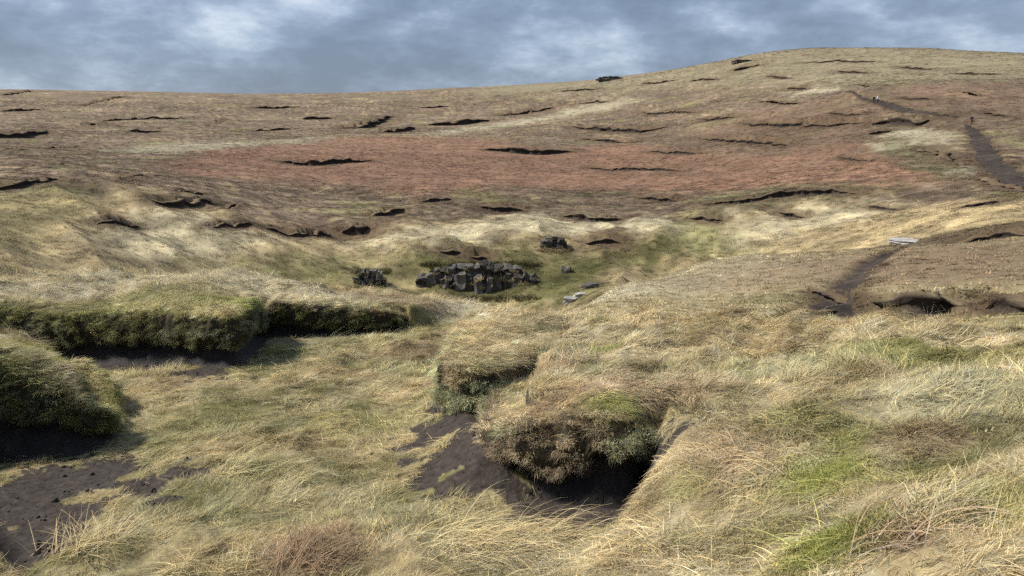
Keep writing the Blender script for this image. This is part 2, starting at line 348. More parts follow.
# ------------------------------------------------------------------ ground cover colours (albedo, linear)
STRAW = np.array((.43, .345, .185)); PALE = np.array((.58, .52, .35)); OLIVE = np.array((.165, .160, .058)); MOSS = np.array((.20, .215, .055))
HEATH = np.array((.165, .112, .066)); RED = np.array((.212, .124, .080)); MAUVE = np.array((.140, .102, .072)); PEAT = np.array((.022, .018, .0165))
LICH = np.array((.225, .225, .125)); DARKG = np.array((.085, .08, .04)); SUMMIT = np.array((.20, .175, .108)); BUFF = np.array((.35, .26, .17))
ZONES = [  # polygon in the photo, colour, strength, edge softness (log-polar), nearest distance
 ([(735,84),(800,88),(900,86),(1060,80),(1060,40),(700,40),(560,70),(480,84),(480,94),(640,90)], SUMMIT, .72, .10, 60),
 ([(158,166),(215,150),(300,142),(400,136),(500,140),(545,150),(620,144),(700,151),(760,156),(850,143),(905,160),(945,182),(860,188),(760,190),(640,192),(520,186),(430,194),(330,184),(240,180),(190,176)], RED, .95, .06, 60),
 ([(690,128),(760,108),(870,100),(930,104),(870,140),(800,152),(720,150)], (RED*.55+MAUVE*.45), .6, .08, 60),
 ([(880,86),(960,84),(1050,92),(1050,112),(980,108),(900,100)], (RED*.6+MAUVE*.4), .55, .08, 60),
 ([(400,136),(470,127),(560,112),(612,99),(640,101),(590,112),(520,124),(450,134)], PALE*.6, .8, .05, 60),
 ([(100,150),(170,143),(250,141),(335,136),(300,143),(200,150),(140,154)], PALE*.58, .75, .05, 60),
 ([(786,92),(812,87),(838,87),(826,93),(800,95)], PALE*.8, .7, .03, 60),
 ([(878,136),(884,122),(905,124),(935,130),(958,136),(948,144),(920,140),(900,138)], PALE*.72, .85, .04, 60),
 ([(866,146),(905,143),(906,148),(870,150)], PALE*.9, .8, .02, 60),
 ([(944,172),(972,166),(974,174),(952,178)], PALE*.9, .8, .02, 60),
 ([(870,150),(900,140),(940,152),(975,172),(950,180),(905,166)], DARKG*1.3, .75, .04, 60),
 # valley sides; low olive zones are painted darker, shade to deepen the ravine
 ([(-60,300),(-60,190),(60,190),(150,190),(200,204),(300,236),(420,222),(520,214),(640,222),(720,214),(800,200),(930,205),(1060,205),(1060,300),(600,330),(300,330)], (STRAW*.72+HEATH*.28), .9, .05, 57),
 ([(-40,188),(40,184),(100,196),(60,232),(0,252),(-60,250)], OLIVE*1.1, .35, .06, 57),
 ([(180,262),(260,262),(350,256),(420,258),(400,290),(300,290)], OLIVE*.85, .8, .05, 57),
 ([(400,250),(520,246),(600,262),(610,300),(540,305),(420,300)], OLIVE*.55, .95, .05, 57),
 ([(566,304),(600,276),(690,256),(770,250),(700,238),(620,243),(560,262),(548,290)], OLIVE*.55, .95, .04, 57),
 ([(340,243),(400,233),(480,222),(530,212),(700,222),(735,216),(700,232),(560,234),(440,240)], PALE*.72, .75, .04, 57),
 ([(80,240),(130,212),(200,215),(250,228),(290,238),(240,250),(150,262)], PALE*.75, .6, .05, 57),
 ([(690,246),(740,224),(780,214),(850,205),(900,206),(820,226),(760,244)], PALE*.8, .6, .05, 57),
 ([(660,236),(690,210),(712,222),(740,240),(720,254)], OLIVE*.9, .75, .05, 57),
 ([(90,214),(120,212),(140,222),(110,227)], HEATH*.8, .9, .03, 57),
 ([(582,228),(625,230),(622,240),(590,240)], HEATH*.85, .9, .03, 57),
 ([(210,216),(330,224),(335,234),(260,232),(205,228)], HEATH, .8, .03, 57),
 ([(690,198),(760,188),(860,184),(880,196),(800,204),(720,212)], DARKG*1.5, .7, .04, 57)]
def lp(x, y): return np.arctan2(x, y) * 2.0, np.log(np.hypot(x, y))
ZP = []
for poly, c, s, e, dm in ZONES:
    q = [hit(px, py, dm, gz=GZ) for px, py in poly]; ZP.append(([lp(w[0], w[1]) for w in q], c, s, e, dm))
SPOTS = [  # near patches of moss, heather and bright green: photo pixel, radius m, colour, strength, nearest
 ((150,300),1.6,MOSS,.45,9),((235,312),.9,MOSS,.7,9),((330,312),1.4,OLIVE*.8,.7,9),((60,318),1.2,OLIVE,.8,9),((90,296),1.5,HEATH*1.5,.5,9),
 ((60,282),2.2,PALE*.9,.6,14),((180,283),2.2,PALE*.9,.6,14),((300,293),2.2,PALE*.9,.7,14),((400,302),1.6,PALE*.9,.4,14),((480,311),1.6,PALE*.9,.6,12),((412,318),1.0,OLIVE*1.0,.85,12),((640,287),4,PALE*.85,.6,30),((610,296),3,PALE*.85,.6,30),((720,270),5,PALE*.8,.4,35),((20,352),.55,MOSS*1.25,.9,4),((70,380),.5,OLIVE,.8,4),((0,390),.5,OLIVE,.7,4),((600,352),.30,MOSS*1.2,.8,4),((535,372),.5,HEATH*1.5,.4,4),
 ((560,420),.45,HEATH*1.5,.7,4),((620,425),.4,MOSS*.9,.65,4),((660,410),.35,OLIVE*1.2,.6,4),((830,362),.8,MOSS,.7,4),((920,350),.9,MOSS,.6,4),
 ((700,405),.3,MOSS,.6,3),((940,470),.28,MOSS,.7,3),((700,480),.2,MOSS,.6,3),((860,435),.3,MOSS*.9,.7,3),((980,380),.5,MOSS,.6,4),((740,375),.4,MOSS*.9,.6,4),((880,395),.5,OLIVE*.9,.6,3),((970,415),.6,OLIVE*.7,.75,3),((820,475),.32,MOSS*1.2,.9,3),((835,540),.22,MOSS*1.25,.95,2.5),
 ((790,420),.4,OLIVE,.6,3),((900,545),.15,HEATH,.9,2.5),((960,440),.5,OLIVE*.8,.7,3),((1000,505),.3,MOSS,.5,2.5),((760,530),.3,OLIVE,.5,2.5),
 ((690,400),.35,BUFF,.8,3),((620,390),.4,BUFF,.8,3),((740,450),.4,BUFF*.9,.6,3),((930,430),.35,BUFF,.6,3),((800,360),.7,PALE*.9,.5,5),((930,385),.7,PALE,.5,4),
 ((430,352),1.0,HEATH*1.2,.6,8),((390,300),1.5,HEATH*1.3,.6,9),((215,420),.7,OLIVE*1.1,.6,5),((285,330),.9,STRAW,.4,9),((300,560),.35,HEATH*1.2,.7,2.5),
 ((100,500),.35,STRAW*.9,.6,3),((40,500),.4,PEAT,0,3),((345,420),.8,OLIVE*1.5,.35,5),((560,560),.35,PALE,.7,2.5),((480,560),.35,PALE*.9,.6,2.5),
 ((660,300),3,STRAW,.4,19),((720,322),2.2,HEATH,.7,19),((660,322),2,HEATH,.7,19),((900,265),6,BUFF*.5+HEATH*.5,.8,30),((1000,262),6,BUFF*.45+HEATH*.55,.8,30),((760,275),5,BUFF*.8,.55,30),
 ((780,300),2.5,OLIVE,.5,19),((1000,308),1.3,HEATH*.8,.9,19),((870,320),2,OLIVE*1.1,.5,19),((960,325),3,OLIVE*1.2,.4,19),((990,230),5,HEATH*.5,.8,45)]
SPW = [(hit(p[0], p[1], dm, gz=GZ), r, c, s) for p, r, c, s, dm in SPOTS if s > 0]
BARE = [((60,485),.62,3.5),((20,505),.6,3.5),((105,478),.45,4),((60,520),.4,3.5),((170,505),.16,4),((185,480),.14,4),((455,430),.3,4),((405,470),.14,4),((450,500),.18,4),((490,495),.22,4),((540,512),.3,4),((10,560),.35,3),((145,490),.18,4),((445,450),.36,4),((470,480),.3,4),((425,440),.16,4),((450,475),.16,4),((415,455),.12,4),((425,495),.16,4),((440,480),.16,4),((600,515),.34,4),((635,515),.22,4),((575,520),.25,4),((475,440),.25,4),
        ((110,368),.5,8),((210,372),.4,8),((236,360),.35,8),((150,368),.4,8),((300,335),.25,9)]
BW = [(hit(p[0], p[1], floor=True), r) for p, r, dm in BARE]
SCW = [(np.array([(w[0], w[1]) for w in W]), h) for W, h in SC]
def cover(x, y):
    """ground-cover colour, bare-peat share"""
    d = np.hypot(x, y); la, ll = lp(x, y); sh = x.shape
    n1 = fbm(x / 2.1, y / 2.1, 4, .55, 3.0); n2 = fbm(la * 9, ll * 9, 4, .55, 11.0); n3 = fbm(x / .55, y / .55, 3, .5, 21.); n4 = fbm(x / 14, y / 14, 4, .55, 31.)
    nearw = 1 - smooth(35, 60, d)
    c = np.empty(sh + (3,))
    mixn = smooth(-.35, .5, n1)[..., None]
    cn = STRAW * (1 - .5 * mixn) + (PALE * .62 + BUFF * .38) * (.5 * mixn)
    cn = cn * (1 - .72 * smooth(.10, .5, n3 + .5 * n1)[..., None]) + OLIVE * 1.0 * (.72 * smooth(.12, .55, n3 + .4 * n1)[..., None])
    f = smooth(.25, .6, -n1 + .5 * n3)[..., None]; cn = cn * (1 - .55 * f) + BUFF * .8 * .55 * f
    far = MAUVE * (1 - .6 * smooth(-.25, .45, n4)[..., None]) + BUFF * .52 * (.6 * smooth(-.25, .45, n4)[..., None])
    f = smooth(.1, .6, n2)[..., None]; far = far * (1 - .5 * f) + HEATH * .95 * .5 * f
    f = smooth(.2, .6, n1 + .6 * n2)[..., None]; far = far * (1 - .5 * f) + STRAW * .8 * .5 * f
    f = smooth(.15, .55, -n4 - .5 * n2)[..., None]; far = far * (1 - .45 * f) + OLIVE * 1.1 * .45 * f
    n5 = fbm(x / .28, y / .28, 3, .6, 71.)
    f = smooth(.15, .55, n5)[..., None]; cn = cn * (1 - .5 * f) + HEATH * 1.1 * .5 * f
    f = smooth(.15, .5, -n5 + .3 * n1)[..., None]; cn = cn * (1 - .5 * f) + PALE * .5 * f
    n6 = fbm(x / 7, y / 7, 4, .6, 83.); n7 = fbm(x / 30, y / 45, 4, .6, 91.)
    far = far * np.exp(.45 * n6 + .45 * n7)[..., None]
    f = (.7 * smooth(.18, .5, n6 + .6 * n4 + .3 * n2))[..., None]; far = far * (1 - f) + HEATH * .55 * f
    f = (.42 * smooth(.5, 1, gully_factor(x, y)) * smooth(-.5, .3, n1 + .5 * n3))[..., None]; cn = cn * (1 - f) + OLIVE * 1.35 * f
    c = cn * nearw[..., None] + far * (1 - nearw[..., None])
    n8 = fbm(x / 3.3, y / 3.3, 4, .6, 47.)
    w1 = la + .035 * fbm(la * 22, ll * 22, 3, .6, 5.); w2 = ll + .045 * fbm(la * 22, ll * 22, 3, .6, 8.)
    for poly, col, s, e, dm in ZP:
        P = np.array(poly); m = (la > P[:, 0].min() - .2) & (la < P[:, 0].max() + .2) & (ll > P[:, 1].min() - .3) & (ll < P[:, 1].max() + .3) & (d > dm * .95)
        if not m.any(): continue
        xx, yy = w1[m], w2[m]; ins = inside_poly(xx, yy, poly); dist, _, _ = poly_dist(xx, yy, poly + poly[:1])
        f = smooth(-e, e, np.where(ins, dist, -dist)) * s * np.clip(.95 + .25 * n1[m] + .2 * n2[m] + .3 * n6[m] + .2 * n7[m], .3, 1.0)
        c[m] = c[m] * (1 - f[:, None]) + col * f[:, None]
    c = c * np.exp(smooth(30, 60, d) * (1 - smooth(110, 160, d)) * .75 * n8)[..., None]
    for w, r, col, s in SPW:
        dd = np.hypot(x - w[0], y - w[1]); m = dd < 2 * r
        if not m.any(): continue
        f = smooth(1.25, .35, (dd[m] / r) * (1 + .55 * n3[m])) * s
        c[m] = c[m] * (1 - f[:, None]) + col * f[:, None]
    for P2, h in SCW:
        m = (np.abs(x - P2[:, 0].mean()) < np.ptp(P2[:, 0]) * .5 + 4 * h) & (np.abs(y - P2[:, 1].mean()) < np.ptp(P2[:, 1]) * .5 + 6 * h)
        if not m.any(): continue
        dist, _, _ = poly_dist(x[m], y[m], P2); f = smooth(4.5 if P2[:, 1].mean() > 60 else 1.6, .4, dist / h * (1 + .9 * n2[m] + .6 * n1[m])) * .8
        c[m] = c[m] * (1 - f[:, None]) + HEATH * .62 * f[:, None]
    for W, ws, lab in PW:
        dist, par, _ = poly_dist(x, y, W); f = smooth(1.6, .6, dist / np.interp(par, range(len(ws)), ws) * (1 + .6 * n1)) * .75
        c = c * (1 - f[..., None]) + HEATH * .5 * f[..., None]
    bare = np.zeros(sh)
    for w, r in BW:
        dd = np.hypot(x - w[0], y - w[1]); m = dd < 2 * r
        if not m.any(): continue
        bare[m] = np.maximum(bare[m], smooth(1.1, .85, dd[m] / r * (1 + .8 * n3[m] + .9 * n5[m])))
    return c, smooth(.3, .6, bare)

# ------------------------------------------------------------------ materials
def mat(name):
    m = bpy.data.materials.new(name); m.use_nodes = True; t = m.node_tree; t.nodes.clear()
    out = N(t, 'ShaderNodeOutputMaterial'); b = N(t, 'ShaderNodeBsdfPrincipled'); t.links.new(b.outputs[0], out.inputs['Surface'])
    b.inputs['Roughness'].default_value = .95; b.inputs['Specular IOR Level'].default_value = .12
    return m, t, b, out
def noise(t, scale, detail=5, rough=.55, coord='Object', vec=None):
    n_ = N(t, 'ShaderNodeTexNoise'); n_.inputs['Scale'].default_value = scale; n_.inputs['Detail'].default_value = detail; n_.inputs['Roughness'].default_value = rough
    if vec is None:
        c_ = N(t, 'ShaderNodeTexCoord'); t.links.new(c_.outputs[coord], n_.inputs['Vector'])
    else: t.links.new(vec, n_.inputs['Vector'])
    return n_
def mul_col(t, a, fac_socket, lo, hi):
    """colour a times a factor lo..hi driven by a 0..1 socket"""
    r = N(t, 'ShaderNodeMapRange'); r.inputs['From Min'].default_value = .25; r.inputs['From Max'].default_value = .75
    r.inputs['To Min'].default_value = lo; r.inputs['To Max'].default_value = hi; t.links.new(fac_socket, r.inputs['Value'])
    v = N(t, 'ShaderNodeVectorMath', operation='SCALE'); t.links.new(a, v.inputs[0]); t.links.new(r.outputs[0], v.inputs['Scale'])
    return v.outputs[0]

MAT = {}
def ground_material():
    m, t, b, o = mat('moor_ground'); MAT['ground'] = m
    at = N(t, 'ShaderNodeAttribute', attribute_name='tint')
    c = mul_col(t, at.outputs['Color'], noise(t, 9, 3, .7).outputs[0], .62, 1.35)
    c = mul_col(t, c, noise(t, .12, 6, .75).outputs[0], .55, 1.45)
    pe = N(t, 'ShaderNodeAttribute', attribute_name='bare')
    pc = ramp(t, [(.3, (.019, .0155, .013)), (.7, (.060, .049, .042))]); t.links.new(noise(t, 14, 6, .65).outputs[0], pc.inputs[0])
    mxn = N(t, 'ShaderNodeMixRGB'); t.links.new(pe.outputs['Fac'], mxn.inputs[0]); t.links.new(c, mxn.inputs[1]); t.links.new(pc.outputs[0], mxn.inputs[2])
    t.links.new(mxn.outputs[0], b.inputs['Base Color'])
    bp = N(t, 'ShaderNodeBump'); bp.inputs['Strength'].default_value = .7; bp.inputs['Distance'].default_value = .08
    t.links.new(noise(t, 5, 3, .7).outputs[0], bp.inputs['Height']); t.links.new(bp.outputs[0], b.inputs['Normal'])
ground_material()
def grass_material():
    m, t, b, o = mat('grass_blades'); MAT['grass'] = m
    at = N(t, 'ShaderNodeAttribute', attribute_name='tint', attribute_type='INSTANCER')
    va = N(t, 'ShaderNodeAttribute', attribute_name='blade')
    v = N(t, 'ShaderNodeVectorMath', operation='MULTIPLY'); t.links.new(at.outputs['Color'], v.inputs[0]); t.links.new(va.outputs['Color'], v.inputs[1])
    t.links.new(v.outputs[0], b.inputs['Base Color']); b.inputs['Roughness'].default_value = .7; b.inputs['Specular IOR Level'].default_value = .2
    tr = N(t, 'ShaderNodeBsdfTranslucent'); t.links.new(v.outputs[0], tr.inputs['Color'])
    mi = N(t, 'ShaderNodeMixShader'); mi.inputs[0].default_value = .22; t.links.new(b.outputs[0], mi.inputs[1]); t.links.new(tr.outputs[0], mi.inputs[2]); t.links.new(mi.outputs[0], o.inputs['Surface'])
grass_material()
def peat_material():
    m, t, b, o = mat('bare_peat'); MAT['peat'] = m
    pc = ramp(t, [(.3, (.013, .011, .011)), (.55, (.028, .024, .024)), (.8, (.065, .056, .054))]); t.links.new(noise(t, 7, 9, .7).outputs[0], pc.inputs[0])
    t.links.new(pc.outputs[0], b.inputs['Base Color']); b.inputs['Roughness'].default_value = .75; b.inputs['Specular IOR Level'].default_value = .3
    bp = N(t, 'ShaderNodeBump'); bp.inputs['Strength'].default_value = .9; bp.inputs['Distance'].default_value = .05
    t.links.new(noise(t, 16, 8, .75).outputs[0], bp.inputs['Height']); t.links.new(bp.outputs[0], b.inputs['Normal'])
peat_material()
def turf_material():
    m, t, b, o = mat('turf_underlayer'); MAT['turf'] = m
    pc = ramp(t, [(.3, (.022, .020, .014)), (.6, (.07, .062, .034)), (.8, (.12, .11, .05))]); t.links.new(noise(t, 9, 8, .7).outputs[0], pc.inputs[0])
    t.links.new(pc.outputs[0], b.inputs['Base Color'])
    bp = N(t, 'ShaderNodeBump'); bp.inputs['Strength'].default_value = 1; bp.inputs['Distance'].default_value = .05
    t.links.new(noise(t, 22, 8, .75).outputs[0], bp.inputs['Height']); t.links.new(bp.outputs[0], b.inputs['Normal'])
turf_material()
def path_material():
    m, t, b, o = mat('worn_peat_path'); MAT['path'] = m
    pc = ramp(t, [(.3, (.018, .0145, .012)), (.55, (.042, .033, .027)), (.8, (.095, .078, .065))]); t.links.new(noise(t, 1.6, 8, .7).outputs[0], pc.inputs[0])
    t.links.new(mul_col(t, pc.outputs[0], noise(t, .22, 5, .6).outputs[0], .45, 1.7), b.inputs['Base Color']); b.inputs['Roughness'].default_value = .9; b.inputs['Specular IOR Level'].default_value = .08
    bp = N(t, 'ShaderNodeBump'); bp.inputs['Strength'].default_value = .8; bp.inputs['Distance'].default_value = .1
    t.links.new(noise(t, 4, 8, .75).outputs[0], bp.inputs['Height']); t.links.new(bp.outputs[0], b.inputs['Normal'])
path_material()
def stone_material(name, lo, hi):
    m, t, b, o = mat(name); MAT[name] = m
    oi = N(t, 'ShaderNodeObjectInfo')
    pc = ramp(t, [(.25, lo), (.75, hi)]); t.links.new(noise(t, 1.7, 9, .7).outputs[0], pc.inputs[0])
    c = mul_col(t, pc.outputs[0], oi.outputs['Random'], .6, 1.5)
    t.links.new(c, b.inputs['Base Color']); b.inputs['Roughness'].default_value = .85
    bp = N(t, 'ShaderNodeBump'); bp.inputs['Strength'].default_value = .8; bp.inputs['Distance'].default_value = .12
    t.links.new(noise(t, 4, 8, .75).outputs[0], bp.inputs['Height']); t.links.new(bp.outputs[0], b.inputs['Normal'])
stone_material('dark_gritstone', (.022, .020, .018), (.120, .108, .092))
stone_material('pale_gritstone', (.13, .125, .115), (.30, .285, .26))
def cloth(name, c):
    m, t, b, o = mat(name); t.links.new(mul_col(t, N(t, 'ShaderNodeRGB').outputs[0], noise(t, 30).outputs[0], .8, 1.2), b.inputs['Base Color'])
    [x for x in t.nodes if x.type == 'RGB'][0].outputs[0].default_value = (*c, 1); MAT[name] = m; return m

# ------------------------------------------------------------------ the ground itself
SIDES = [(GUL[0], .8)] + [(hit(p, q, floor=True), 1.3) for p, q in ((400,329),(420,320))]
def grassy_side(x, y):
    """False where the gully side is turf although it is steep"""
    m = np.ones(x.shape, bool)
    for w, r in SIDES: m &= np.hypot(x - w[0], y - w[1]) > r
    return m
COLR, BAREV = cover(GX, GY)
steepw = np.hypot(np.gradient(gf, axis=0) / np.gradient(LD)[:, None], np.gradient(gf, axis=1) / np.gradient(AZ)[None]) / GD
BAREV = np.maximum(BAREV, smooth(2.4, 4.0, steepw) * grassy_side(GX, GY))
LITTER_SHADE = (.55 + .25 * smooth(40, 70, GD) + .2 * smooth(180, 340, GD))[..., None]   # litter under the grass, darkened further as painted shade for depth between blades
nz, na = Z.shape
V = np.stack([GX, GY, GZ + EYE], 2).reshape(-1, 3)
V = np.concatenate([V, [[0, 0, GZ[0].mean() + EYE]]])
idx = np.arange(nz * na).reshape(nz, na)
F = np.stack([idx[:-1, :-1], idx[:-1, 1:], idx[1:, 1:], idx[1:, :-1]], 2).reshape(-1, 4)[:, ::-1]
me = np_mesh('ground', V[:-1], F)
g = link('ground', me, MAT['ground'])
set_attr(me, 'tint', 'FLOAT_COLOR', np.concatenate([(COLR * LITTER_SHADE).reshape(-1, 3), np.ones((nz * na, 1))], 1))
set_attr(me, 'bare', 'FLOAT', BAREV.ravel())
tag(g, 'brown and straw coloured open moorland falling to a valley and rising to a hill', kind='structure')

# ------------------------------------------------------------------ paths
for W, ws, lab in PW:
    P = np.array([(w[0], w[1]) for w in W]); seg = np.concatenate([[0], np.cumsum(np.hypot(*np.diff(P, axis=0).T))])
    nst = int(seg[-1] / (.35 if seg[-1] < 60 else .8)); s = np.linspace(0, seg[-1], nst)
    x = np.interp(s, seg, P[:, 0]); y = np.interp(s, seg, P[:, 1])
    for _ in range(40):
        x[1:-1] = (x[:-2] + 2 * x[1:-1] + x[2:]) / 4; y[1:-1] = (y[:-2] + 2 * y[1:-1] + y[2:]) / 4
    tx, ty = np.gradient(x), np.gradient(y); l = np.hypot(tx, ty); nx, ny = ty / l, -tx / l
    hw = np.interp(s, seg, ws) * .5; K = 9; rows = []
    for k in range(K):
        f = (k / (K - 1) - .5) * 2
        edge = 1 + .55 * pn(s / 1.6 + 50 * np.sign(f), s * 0 + 3.3) + .45 * pn(s / .5, s * 0 + 9 * np.sign(f))
        xx = x + nx * hw * f * edge * 1.3; yy = y + ny * hw * f * edge * 1.3
        k60 = max(1, np.hypot(x.mean(), y.mean()) / 60); lift = .05 * k60 * (1 - abs(f) ** 2.5) + .07 * k60 * abs(f) ** .5 * fbm(s / .7 + f * 3, s * 0 + f * 5, 3, .6)
        rows.append(np.stack([xx, yy, zat(xx, yy) + EYE + lift - (.02 if abs(f) == 1 else 0)], 1))
    Vp = np.stack(rows, 1).reshape(-1, 3); ii = np.arange(nst * K).reshape(nst, K)
    Fp = np.stack([ii[:-1, :-1], ii[:-1, 1:], ii[1:, 1:], ii[1:, :-1]], 2).reshape(-1, 4)
    tag(link('path', np_mesh('path', Vp, Fp), MAT['path']), lab, kind='structure')

# ------------------------------------------------------------------ far peat scarps: short dark faces with a ragged lip
for W, h in SC:
    P = np.array([(w[0], w[1]) for w in W]); seg = np.concatenate([[0], np.cumsum(np.hypot(*np.diff(P, axis=0).T))])
    nst = max(10, int(seg[-1] / (h * .35))); s = np.linspace(0, seg[-1], nst)
    x = np.interp(s, seg, P[:, 0]); y = np.interp(s, seg, P[:, 1])
    for _ in range(3):
        x[1:-1] = (x[:-2] + 2 * x[1:-1] + x[2:]) / 4; y[1:-1] = (y[:-2] + 2 * y[1:-1] + y[2:]) / 4
    wob = h * (1.3 if np.hypot(x.mean(), y.mean()) > 60 else .6) * fbm(s / (h * 4) + h * 31, s * 0 + 5, 4, .6); 
    tx, ty = np.gradient(x), np.gradient(y); l = np.hypot(tx, ty); nx, ny = ty / l, -tx / l      # nx,ny points toward the camera side
    x = x + nx * wob; y = y + ny * wob
    e = np.clip(np.minimum(s, seg[-1] - s) / (seg[-1] * .3), 0, 1) ** .6
    hh = h * e * np.clip(.8 + .8 * fbm(s / (h * 4) + 77, s * 0 + h * 13, 3, .5), .3, 1.15)
    front_x, front_y = x + nx * h * .8, y + ny * h * .8
    zb = np.minimum(zat(front_x, front_y), zat(x, y)); zt = zb
    rows = []
    for o, f in [(.55, -.12), (.25, .03), (.06, .28), (.03, .6), (.26, .82), (.26, .97), (-.15, 1.05), (-.55, 1.05), (-1.1, .8)]:
        jit = h * .22 * fbm(s / (h * .8) + f * 3, s * 0 + f * 4, 3, .6)
        xx = x + nx * (o * h * (.4 + .6 * e) + jit); yy = y + ny * (o * h * (.4 + .6 * e) + jit)
        zz = zb + hh * f
        rows.append(np.stack([xx, yy, zz + EYE], 1))
    K = len(rows); Vp = np.stack(rows, 1).reshape(-1, 3); ii = np.arange(nst * K).reshape(nst, K)
    Fp = np.stack([ii[:-1, :-1], ii[:-1, 1:], ii[1:, 1:], ii[1:, :-1]], 2).reshape(-1, 4)
    me_ = np_mesh('peat_scarp', Vp, Fp); cc, _ = cover(Vp[:, 0].copy(), Vp[:, 1].copy()); bb = np.tile(np.array([.9, 1, 1, 1, 1, .75, .0, 0, 0][:K]), nst)
    set_attr(me_, 'tint', 'FLOAT_COLOR', np.concatenate([cc, np.ones((len(Vp), 1))], 1)); set_attr(me_, 'bare', 'FLOAT', np.clip(bb + .35 * fbm(Vp[:, 0] / h, Vp[:, 1] / h + Vp[:, 2] / h * 2, 3, .6), 0, 1))
    tag(link('peat_scarp', me_, MAT['ground'], smooth=True), 'dark eroded peat scarp in the moor', kind='structure')

# ------------------------------------------------------------------ grass and heather tufts (prototypes, never linked to the scene)
TUFTS = bpy.data.collections.new('tuft_kinds')
def tuft(name, blades, rng, wid, segs=3):
    V, F, Cc = [], [], []
    for (p0, d0, d1, ln, w, tone) in blades:
        p = np.array(p0, float); b = len(V)
        side = np.cross(d0, [0, 0, 1.0]) + np.array([*(rng.normal(0, .35, 2)), rng.normal(0, .25)]); side /= np.linalg.norm(side) + 1e-9
        for k in range(segs + 1):
            f = k / segs; ww = w * (1 - .85 * f)
            if k == segs: V.append(p.copy()); Cc.append(tone)
            else: V += [p - side * ww / 2, p + side * ww / 2]; Cc += [tone, tone]
            dd = d0 * (1 - f) + d1 * f; dd = dd / (np.linalg.norm(dd) + 1e-9); p = p + dd * ln / segs
        for k in range(segs - 1): F += [(b + 2 * k, b + 2 * k + 1, b + 2 * k + 3), (b + 2 * k, b + 2 * k + 3, b + 2 * k + 2)]
        F.append((b + 2 * segs - 2, b + 2 * segs - 1, b + 2 * segs))
    me = np_mesh(name, V, F); set_attr(me, 'blade', 'FLOAT_COLOR', np.concatenate([np.array(Cc), np.ones((len(Cc), 1))], 1))
    me.materials.append(MAT['grass']); o = bpy.data.objects.new(name, me); TUFTS.objects.link(o)
def nrm(v): v = np.asarray(v, float); return v / (np.linalg.norm(v) + 1e-9)
def tone(r, s=.22, warm=.08):
    k = math.exp(r.normal(0, s)); w = r.normal(0, warm); return np.array([k * (1 + w), k, k * (1 - 1.5 * w)])
rr = np.random.default_rng(3)
def make_tufts():
    k = 0
    def nm():
        nonlocal k; k += 1; return 'tuft_%02d' % (k - 1)
    for v in range(4):       # 0-3 matted grass combed to +x
        bl = []
        for i in range(34):
            a = rr.normal(0, .55); up = rr.uniform(.25, 1.1); p = (rr.normal(0, .07), rr.normal(0, .08), rr.uniform(-.02, .02))
            bl.append((p, nrm((math.cos(a), math.sin(a), up)), nrm((math.cos(a + rr.normal(0, .3)), math.sin(a + rr.normal(0, .3)), rr.uniform(-.75, -.05))), rr.uniform(.16, .38), rr.uniform(.005, .009), tone(rr, .3)))
        tuft(nm(), bl, rr, 0)
    for v in range(2):       # 4-5 short upright grass / moss
        bl = []
        for i in range(44):
            a = rr.uniform(0, 6.28); p = (rr.normal(0, .07), rr.normal(0, .07), rr.uniform(-.02, .01)); s = rr.uniform(.1, .9)
            bl.append((p, nrm((math.cos(a) * s * .6, math.sin(a) * s * .6, 1)), nrm((math.cos(a) * s, math.sin(a) * s, .4)), rr.uniform(.05, .14), rr.uniform(.006, .010), tone(rr, .3)))
        tuft(nm(), bl, rr, 0)
    for v in range(3):       # 6-8 heather / bilberry sprigs: short, dense, in all upward directions
        bl = []
        for i in range(26):
            a = rr.uniform(0, 6.28); e = rr.uniform(.15, 1.4); d = nrm((math.cos(a) * math.cos(e), math.sin(a) * math.cos(e), math.sin(e))); p = np.array((rr.normal(0, .04), rr.normal(0, .04), 0.)); tn = tone(rr, .3, .1)
            ln = rr.uniform(.06, .15); bl.append((p, d, nrm(d + rr.normal(0, .3, 3)), ln, .004, tn * .7))
            for q in range(3):
                pp = p + d * ln * rr.uniform(.35, .95); dd = nrm(d + rr.normal(0, .7, 3)); bl.append((pp, dd, nrm(dd + np.array((0, 0, .3))), rr.uniform(.025, .05), .010, tn))
        tuft(nm(), bl, rr, 0, 2)
    for v in range(2):       # 9-10 long lying stems
        bl = []
        for i in range(16):
            a = rr.normal(0, .35); p = (rr.normal(0, .05), rr.normal(0, .07), 0)
            bl.append((p, nrm((math.cos(a), math.sin(a), rr.uniform(.3, 1.3))), nrm((math.cos(a), math.sin(a), rr.uniform(-.6, .1))), rr.uniform(.35, .7), rr.uniform(.003, .0055), tone(rr, .15, .05) * 1.15))
        tuft(nm(), bl, rr, 0, 5)
    for v in range(3):       # 11-13 clump for the distance: wide blades, domed (unit size)
        bl = []
        for i in range(34):
            a = rr.uniform(0, 6.28); s = rr.uniform(.1, 1); p = (math.cos(a) * s * .35, math.sin(a) * s * .35, -.05)
            bl.append((p, nrm((math.cos(a) * s * .8, math.sin(a) * s * .8, 1)), nrm((math.cos(a) * s * 1.5, math.sin(a) * s * 1.5, .15)), rr.uniform(.25, .55), rr.uniform(.05, .10), tone(rr, .22)))
        tuft(nm(), bl, rr, 0, 2)
    for v in range(2):       # 14-15 hanging fringe: roots at origin, grows out along +x and falls
        bl = []
        for i in range(44):
            a = rr.normal(0, .6); p = (rr.normal(0, .03), rr.normal(0, .07), rr.normal(0, .04)); f0 = rr.uniform(-.3, .6)
            bl.append((p, nrm((math.cos(a), math.sin(a), f0)), nrm((math.cos(a) * .35, math.sin(a) * .35, -1)), rr.uniform(.08, .24), rr.uniform(.003, .007), tone(rr, .3, .1)))
        tuft(nm(), bl, rr, 0)
make_tufts()
